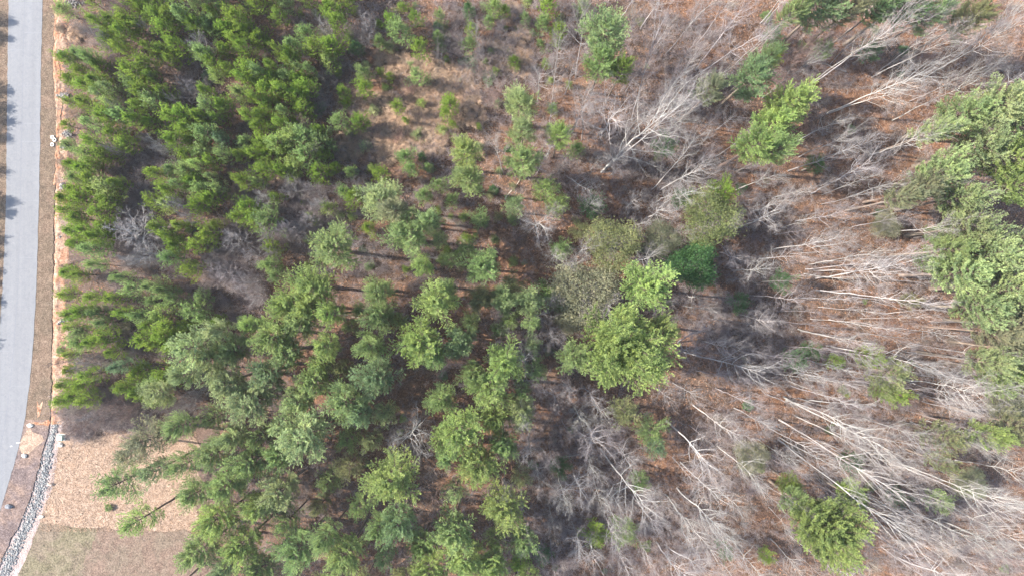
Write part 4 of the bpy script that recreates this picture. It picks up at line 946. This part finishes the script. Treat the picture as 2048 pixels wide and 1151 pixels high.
# loose straw on the lawn
P = []
while len(P) < 26000:
    x, y = g.uniform(80, 395), g.uniform(862, 1062)
    if x < 118 - (y - 880) * .23: continue
    P.append([*W(x, y).xy, .03])
P = np.array(P); aa = g.uniform(0, 6.28, len(P)); D = np.stack([np.cos(aa), np.sin(aa), np.full(len(P), .25)], 1)
V, f = blades(P, D, .26, .07, .2, 1, g)
o = link_mesh('loose_straw', np_mesh('loose_straw', V, [f], [M_LITTERBIT], tint=np.repeat(g.uniform(.3, .8, len(P)), 3)), color=(.29, .215, .16))
tag(o, 'loose tan straw spread over the cleared lawn', 'straw', kind='stuff')
# dry broomsedge in the clearing
DG = [(790, 120, 34), (850, 160, 46), (900, 170, 44), (930, 190, 30), (840, 215, 44), (890, 240, 40), (770, 230, 40), (730, 215, 28), (740, 270, 34), (800, 270, 36), (860, 270, 40), (700, 290, 30), (770, 310, 22), (960, 130, 26), (1000, 110, 30), (1040, 130, 26), (950, 235, 22), (690, 90, 18), (1040, 80, 20), (560, 345, 12), (480, 390, 22), (400, 395, 14), (700, 210, 20), (130, 330, 12), (140, 480, 12), (132, 540, 12), (128, 590, 10), (120, 20, 10), (120, 60, 8), (150, 70, 14), (160, 230, 14), (140, 780, 12), (300, 530, 14), (620, 460, 14), (960, 300, 12), (1020, 30, 18)]
PT, DD = [], []; TT = []
for (cx, cy, r) in DG:
    for _ in range(int(r * r * .2)):
        a = g.uniform(0, 6.28); q = r * math.sqrt(g.uniform()); x, y = cx + math.cos(a) * q, cy + math.sin(a) * q
        p = W(x, y); az = g.uniform(0, 6.28) if g.uniform() < .4 else noise.noise(Vector((x * .02, y * .02, 0))) * 6
        t = g.uniform(0, 1); 
        for _k in range(9):
            PT.append([p.x + g.normal(0, .14), p.y + g.normal(0, .14), ground_at(p.x, p.y) + g.uniform(.1, .6)]); DD.append([math.cos(az) * .9, math.sin(az) * .9, .25]); TT.append(t)
PT, DD, TT = np.array(PT), np.array(DD), np.array(TT)
V, f = blades(PT, DD, .95, .04, .38, 5, g)
o = link_mesh('dry_grass', np_mesh('dry_grass', V, [f], [M_LITTERBIT], tint=np.clip(np.repeat(np.repeat(TT, 5), 3), 0, 1)), color=(.39, .30, .225))
tag(o, 'pale straw-coloured dry grass lying in tussocks over the clearing and the bank', 'dry grass', kind='stuff')
print('plants', len(THINGS), 'young', sum(1 for t in THINGS if t['kind'] == 'young pine'))

print('TRIS unique', sum(sum(len(p.vertices) - 2 for p in m.polygons) for m in bpy.data.meshes))

# ------------------------------------------------------------------ fallen logs
def log(px0, py0, px1, py1, r, c, lab):
    a, b = W(px0, py0), W(px1, py1); a.z = ground_at(a.x, a.y) + r; b.z = ground_at(b.x, b.y) + r
    g = np.random.default_rng(int(px0)); n = 7; P = [np.array(a) + (np.array(b) - np.array(a)) * k / n + (g.normal(0, .08, 3) if 0 < k < n else 0) for k in range(n + 1)]
    V, f = tubes(P[:-1], P[1:], [r * (1 - .5 * k / n) for k in range(n)], [r * (1 - .5 * (k + 1) / n) for k in range(n)], 7)
    o = link_mesh('fallen_log', np_mesh('fallen_log', V, [f], [M_BARK], tint=g.uniform(.2, 1, len(V))), color=c)
    tag(o, lab, 'log', 'fallen logs on the forest floor')
GL = (.46, .43, .38)
for a in [(856, 512, 905, 528, .14, GL, 'grey fallen log on orange leaves between pines left of centre'),
          (655, 622, 720, 634, .10, GL, 'slim pale log below the spiky radiating pine'),
          (1560, 975, 1590, 1040, .22, (.24, .17, .13), 'dark brown thick fallen log left of the large bright green crown'),
          (1300, 540, 1345, 515, .13, GL, 'grey log lying left of the dense dark round crown'),
          (1010, 400, 1040, 360, .12, GL, 'pale crooked log beside the pale pines above centre'),
          (560, 1052, 640, 1060, .12, GL, 'pale log in the lower pine shade near the bottom edge'),
          (1690, 145, 1640, 128, .14, GL, 'grey log lying under the upper right bare trees'),
          (1160, 905, 1100, 915, .12, GL, 'pale log on the shaded floor below the largest clumpy crown')]:
    log(*a)

# ------------------------------------------------------------------ labels: every one says which
MARKS = [('the three white rings', 108, 282), ('the green utility cabinet', 124, 873), ('the widest grey tangle', 265, 462), ('the spiky radiating pine', 668, 496),
         ('the largest clumpy crown', 1240, 695), ('the bright star-shaped bare tree', 815, 873), ('the dense dark round crown', 1385, 530), ('the big leaning bare fan', 1290, 260),
         ('the large lower-right green crown', 1655, 1052), ('the lone crown over the lawn', 240, 962), ('the top left photo corner', 0, 0), ('the top right photo corner', 2048, 0),
         ('the bottom right photo corner', 2048, 1151), ('the bottom left photo corner', 0, 1151), ('the picture centre', 1024, 575), ('the olive ragged pine', 1770, 742),
         ('the yellow-olive crown', 1418, 438), ('the uppermost bank rock pile', 146, 8), ('the arc of grey bank stones', 135, 470), ('the long arc of white stones', 131, 641),
         ('the dry grass clearing', 850, 200), ('the middle of the top edge', 1024, 0), ('the middle of the bottom edge', 1024, 1151), ('the middle of the right edge', 2048, 575), ('the feathery pale pine', 320, 785)]
# named plants that the photograph lets you find: (text used from elsewhere, x, y, its own label)
NAMED = [('the upper-stand grey tree', 402, 88, 'grey bare tree filling the uppermost gap of the young pine stand'),
         ('the dark-gap bare tree', 388, 178, 'dark grey bare tree in the long shaded gap of the young stand'),
         ('the upper starburst bare tree', 736, 55, 'starburst bare tree between pines and clearing near the top edge'),
         ('the white-twigged upper tree', 652, 58, 'small white-twigged tree left of the upper starburst tree'),
         ('the left blue-green shrub', 418, 156, 'pale blue-green shrub in the young stand, left one of two'),
         ('the right blue-green shrub', 521, 158, 'pale blue-green shrub in the young stand, right one of two'),
         ('the lone round stand pine', 315, 402, 'lone round bright pine between dark shade and grey twigs'),
         ('the purple top-left thicket', 240, 20, 'purplish bare thicket at the top edge inside the young pines'),
         ('the brown mid-stand bare tree', 612, 247, 'brownish fine-twigged bare tree at the right side of the young stand'),
         ('the white crooked-twig tree', 530, 398, 'white crooked-twigged small tree below the densest young pines'),
         ('the upper branch tangle', 470, 478, 'grey branch tangle right of the lower young pines, upper one'),
         ('the lower branch tangle', 490, 562, 'grey branch tangle right of the lower young pines, lower one'),
         ('the round clearing bush', 978, 155, 'round pale bluish bush at the right side of the grass clearing'),
         ('the top-centre tall pine', 1210, 72, 'broad yellow-green pine standing alone near the top, right of centre'),
         ('the bluish upper-right pine', 1500, 158, 'bluish pine just above the yellow-green pair at upper right'),
         ('the yellow upper-right pine', 1580, 205, 'yellow-green pine right of the bluish one at upper right'),
         ('the upper right pine mass', 1955, 295, 'central crown of the pale pine mass at the upper right edge'),
         ('the middle right pine mass', 1980, 505, 'pale central crown of the pine mass at the right edge'),
         ('the lower right pine mass', 2010, 745, 'mid-green pine at the right edge above the broom-shaped white tree'),
         ('the grey-olive round crown', 1168, 585, None), ('the bright centre pine', 1290, 572, None), ('the olive centre crown', 1225, 488, None),
         ('the huge bushy bare crown', 1225, 222, None), ('the sprawling pale pine', 392, 690, None), ('the small ring-side pine', 137, 250, None),
         ('the double yellow-green pine', 918, 862, 'upper crown of the large yellow-green pair at bottom centre'),
         ('the bottom-centre round pine', 785, 955, 'rounded yellow-green pine below the bright star-shaped bare tree'),
         ('the lower-centre pine', 1005, 1012, 'rounded yellow-green pine right of the pair, near the bottom centre'),
         ('the pale left-centre pine', 500, 800, 'broad pale pine at the head of the lower left pine wood'),
         ('the broad lower-left pine', 606, 870, 'broad pale green pine in the middle of the lower left pine wood'),
         ('the fan pine left of centre', 875, 602, 'yellow-green pine between striped shadows, just left of the picture centre')]
for nm, mx, my, lab in NAMED:
    MARKS.append((nm, mx, my))
    if lab:
        t = min((t for t in THINGS if not t['special']), key=lambda t: math.hypot(t['px'] - mx, t['py'] - my)); t['special'] = lab
DIRS = ('right of', 'upper right of', 'above', 'upper left of', 'left of', 'lower left of', 'below', 'lower right of')
best = {}
ORD = ['nearest', 'second', 'third', 'fourth', 'fifth', 'sixth', 'seventh', 'eighth', 'ninth', 'tenth'] + [f'{i}' + ({1: 'st', 2: 'nd', 3: 'rd'}.get(i % 10, 'th') if i not in (11, 12, 13) else 'th') for i in range(11, 61)]
for kind in sorted({t['kind'] for t in THINGS}):
    ts = [t for t in THINGS if t['kind'] == kind]
    for name, mx, my in MARKS:
        sec = {k: [] for k in range(8)}
        for t in ts:
            dx, dy = t['px'] - mx, t['py'] - my; dd = math.hypot(dx, dy)
            if dd < 4: continue
            k = int(round(math.atan2(-dy, dx) / (math.pi / 4))) % 8
            sec[k].append((dd, id(t), t))
        for k, lst in sec.items():
            for i, (dd, _, t) in enumerate(sorted(lst, key=lambda q: q[:2])):
                sc = (i, dd)
                if i < len(ORD) and (id(t) not in best or sc < best[id(t)][0]): best[id(t)] = (sc, name, DIRS[k], ORD[i])
for i, t in enumerate(sorted((t for t in THINGS if t['kind'] == 'roadside pine'), key=lambda t: t['py'])):
    t['special'] = f"young pine just outside the left edge, its shadow {ORD[i].replace('nearest', 'first')} from the top on the road"
for t in THINGS:
    if t['special']: t['o']['label'] = t['special']; continue
    sc, name, dr_, od = best[id(t)]
    t['o']['label'] = f"{t['look']} {t['kind']}, {od if sc[0] else 'first'} one {dr_} {name}"
print('worst rank', max(b[0][0] for b in best.values()), 'mean', sum(b[0][0] for b in best.values()) / len(best))
from collections import Counter
print(Counter(t['kind'] for t in THINGS), len({t['o']['label'] for t in THINGS}), len(THINGS))

# ------------------------------------------------------------------ the thin haze between the drone and the wood
bm = bmesh.new(); bmesh.ops.create_cube(bm, size=1)
for v in bm.verts: v.co = Vector((v.co.x * 3200, v.co.y * 3200, -3 if v.co.z < 0 else 126))
me = bpy.data.meshes.new('haze'); bm.to_mesh(me); bm.free()
hm, hn, hl = new_mat('haze'); ho = hn.new('ShaderNodeOutputMaterial'); hv = hn.new('ShaderNodeVolumePrincipled')
hv.inputs['Color'].default_value = (.93, .96, 1, 1); hv.inputs['Density'].default_value = HAZE; hv.inputs['Anisotropy'].default_value = .2
hl.new(hv.outputs[0], ho.inputs['Volume']); me.materials.append(hm)
link_mesh('haze', me)['kind'] = 'stuff'
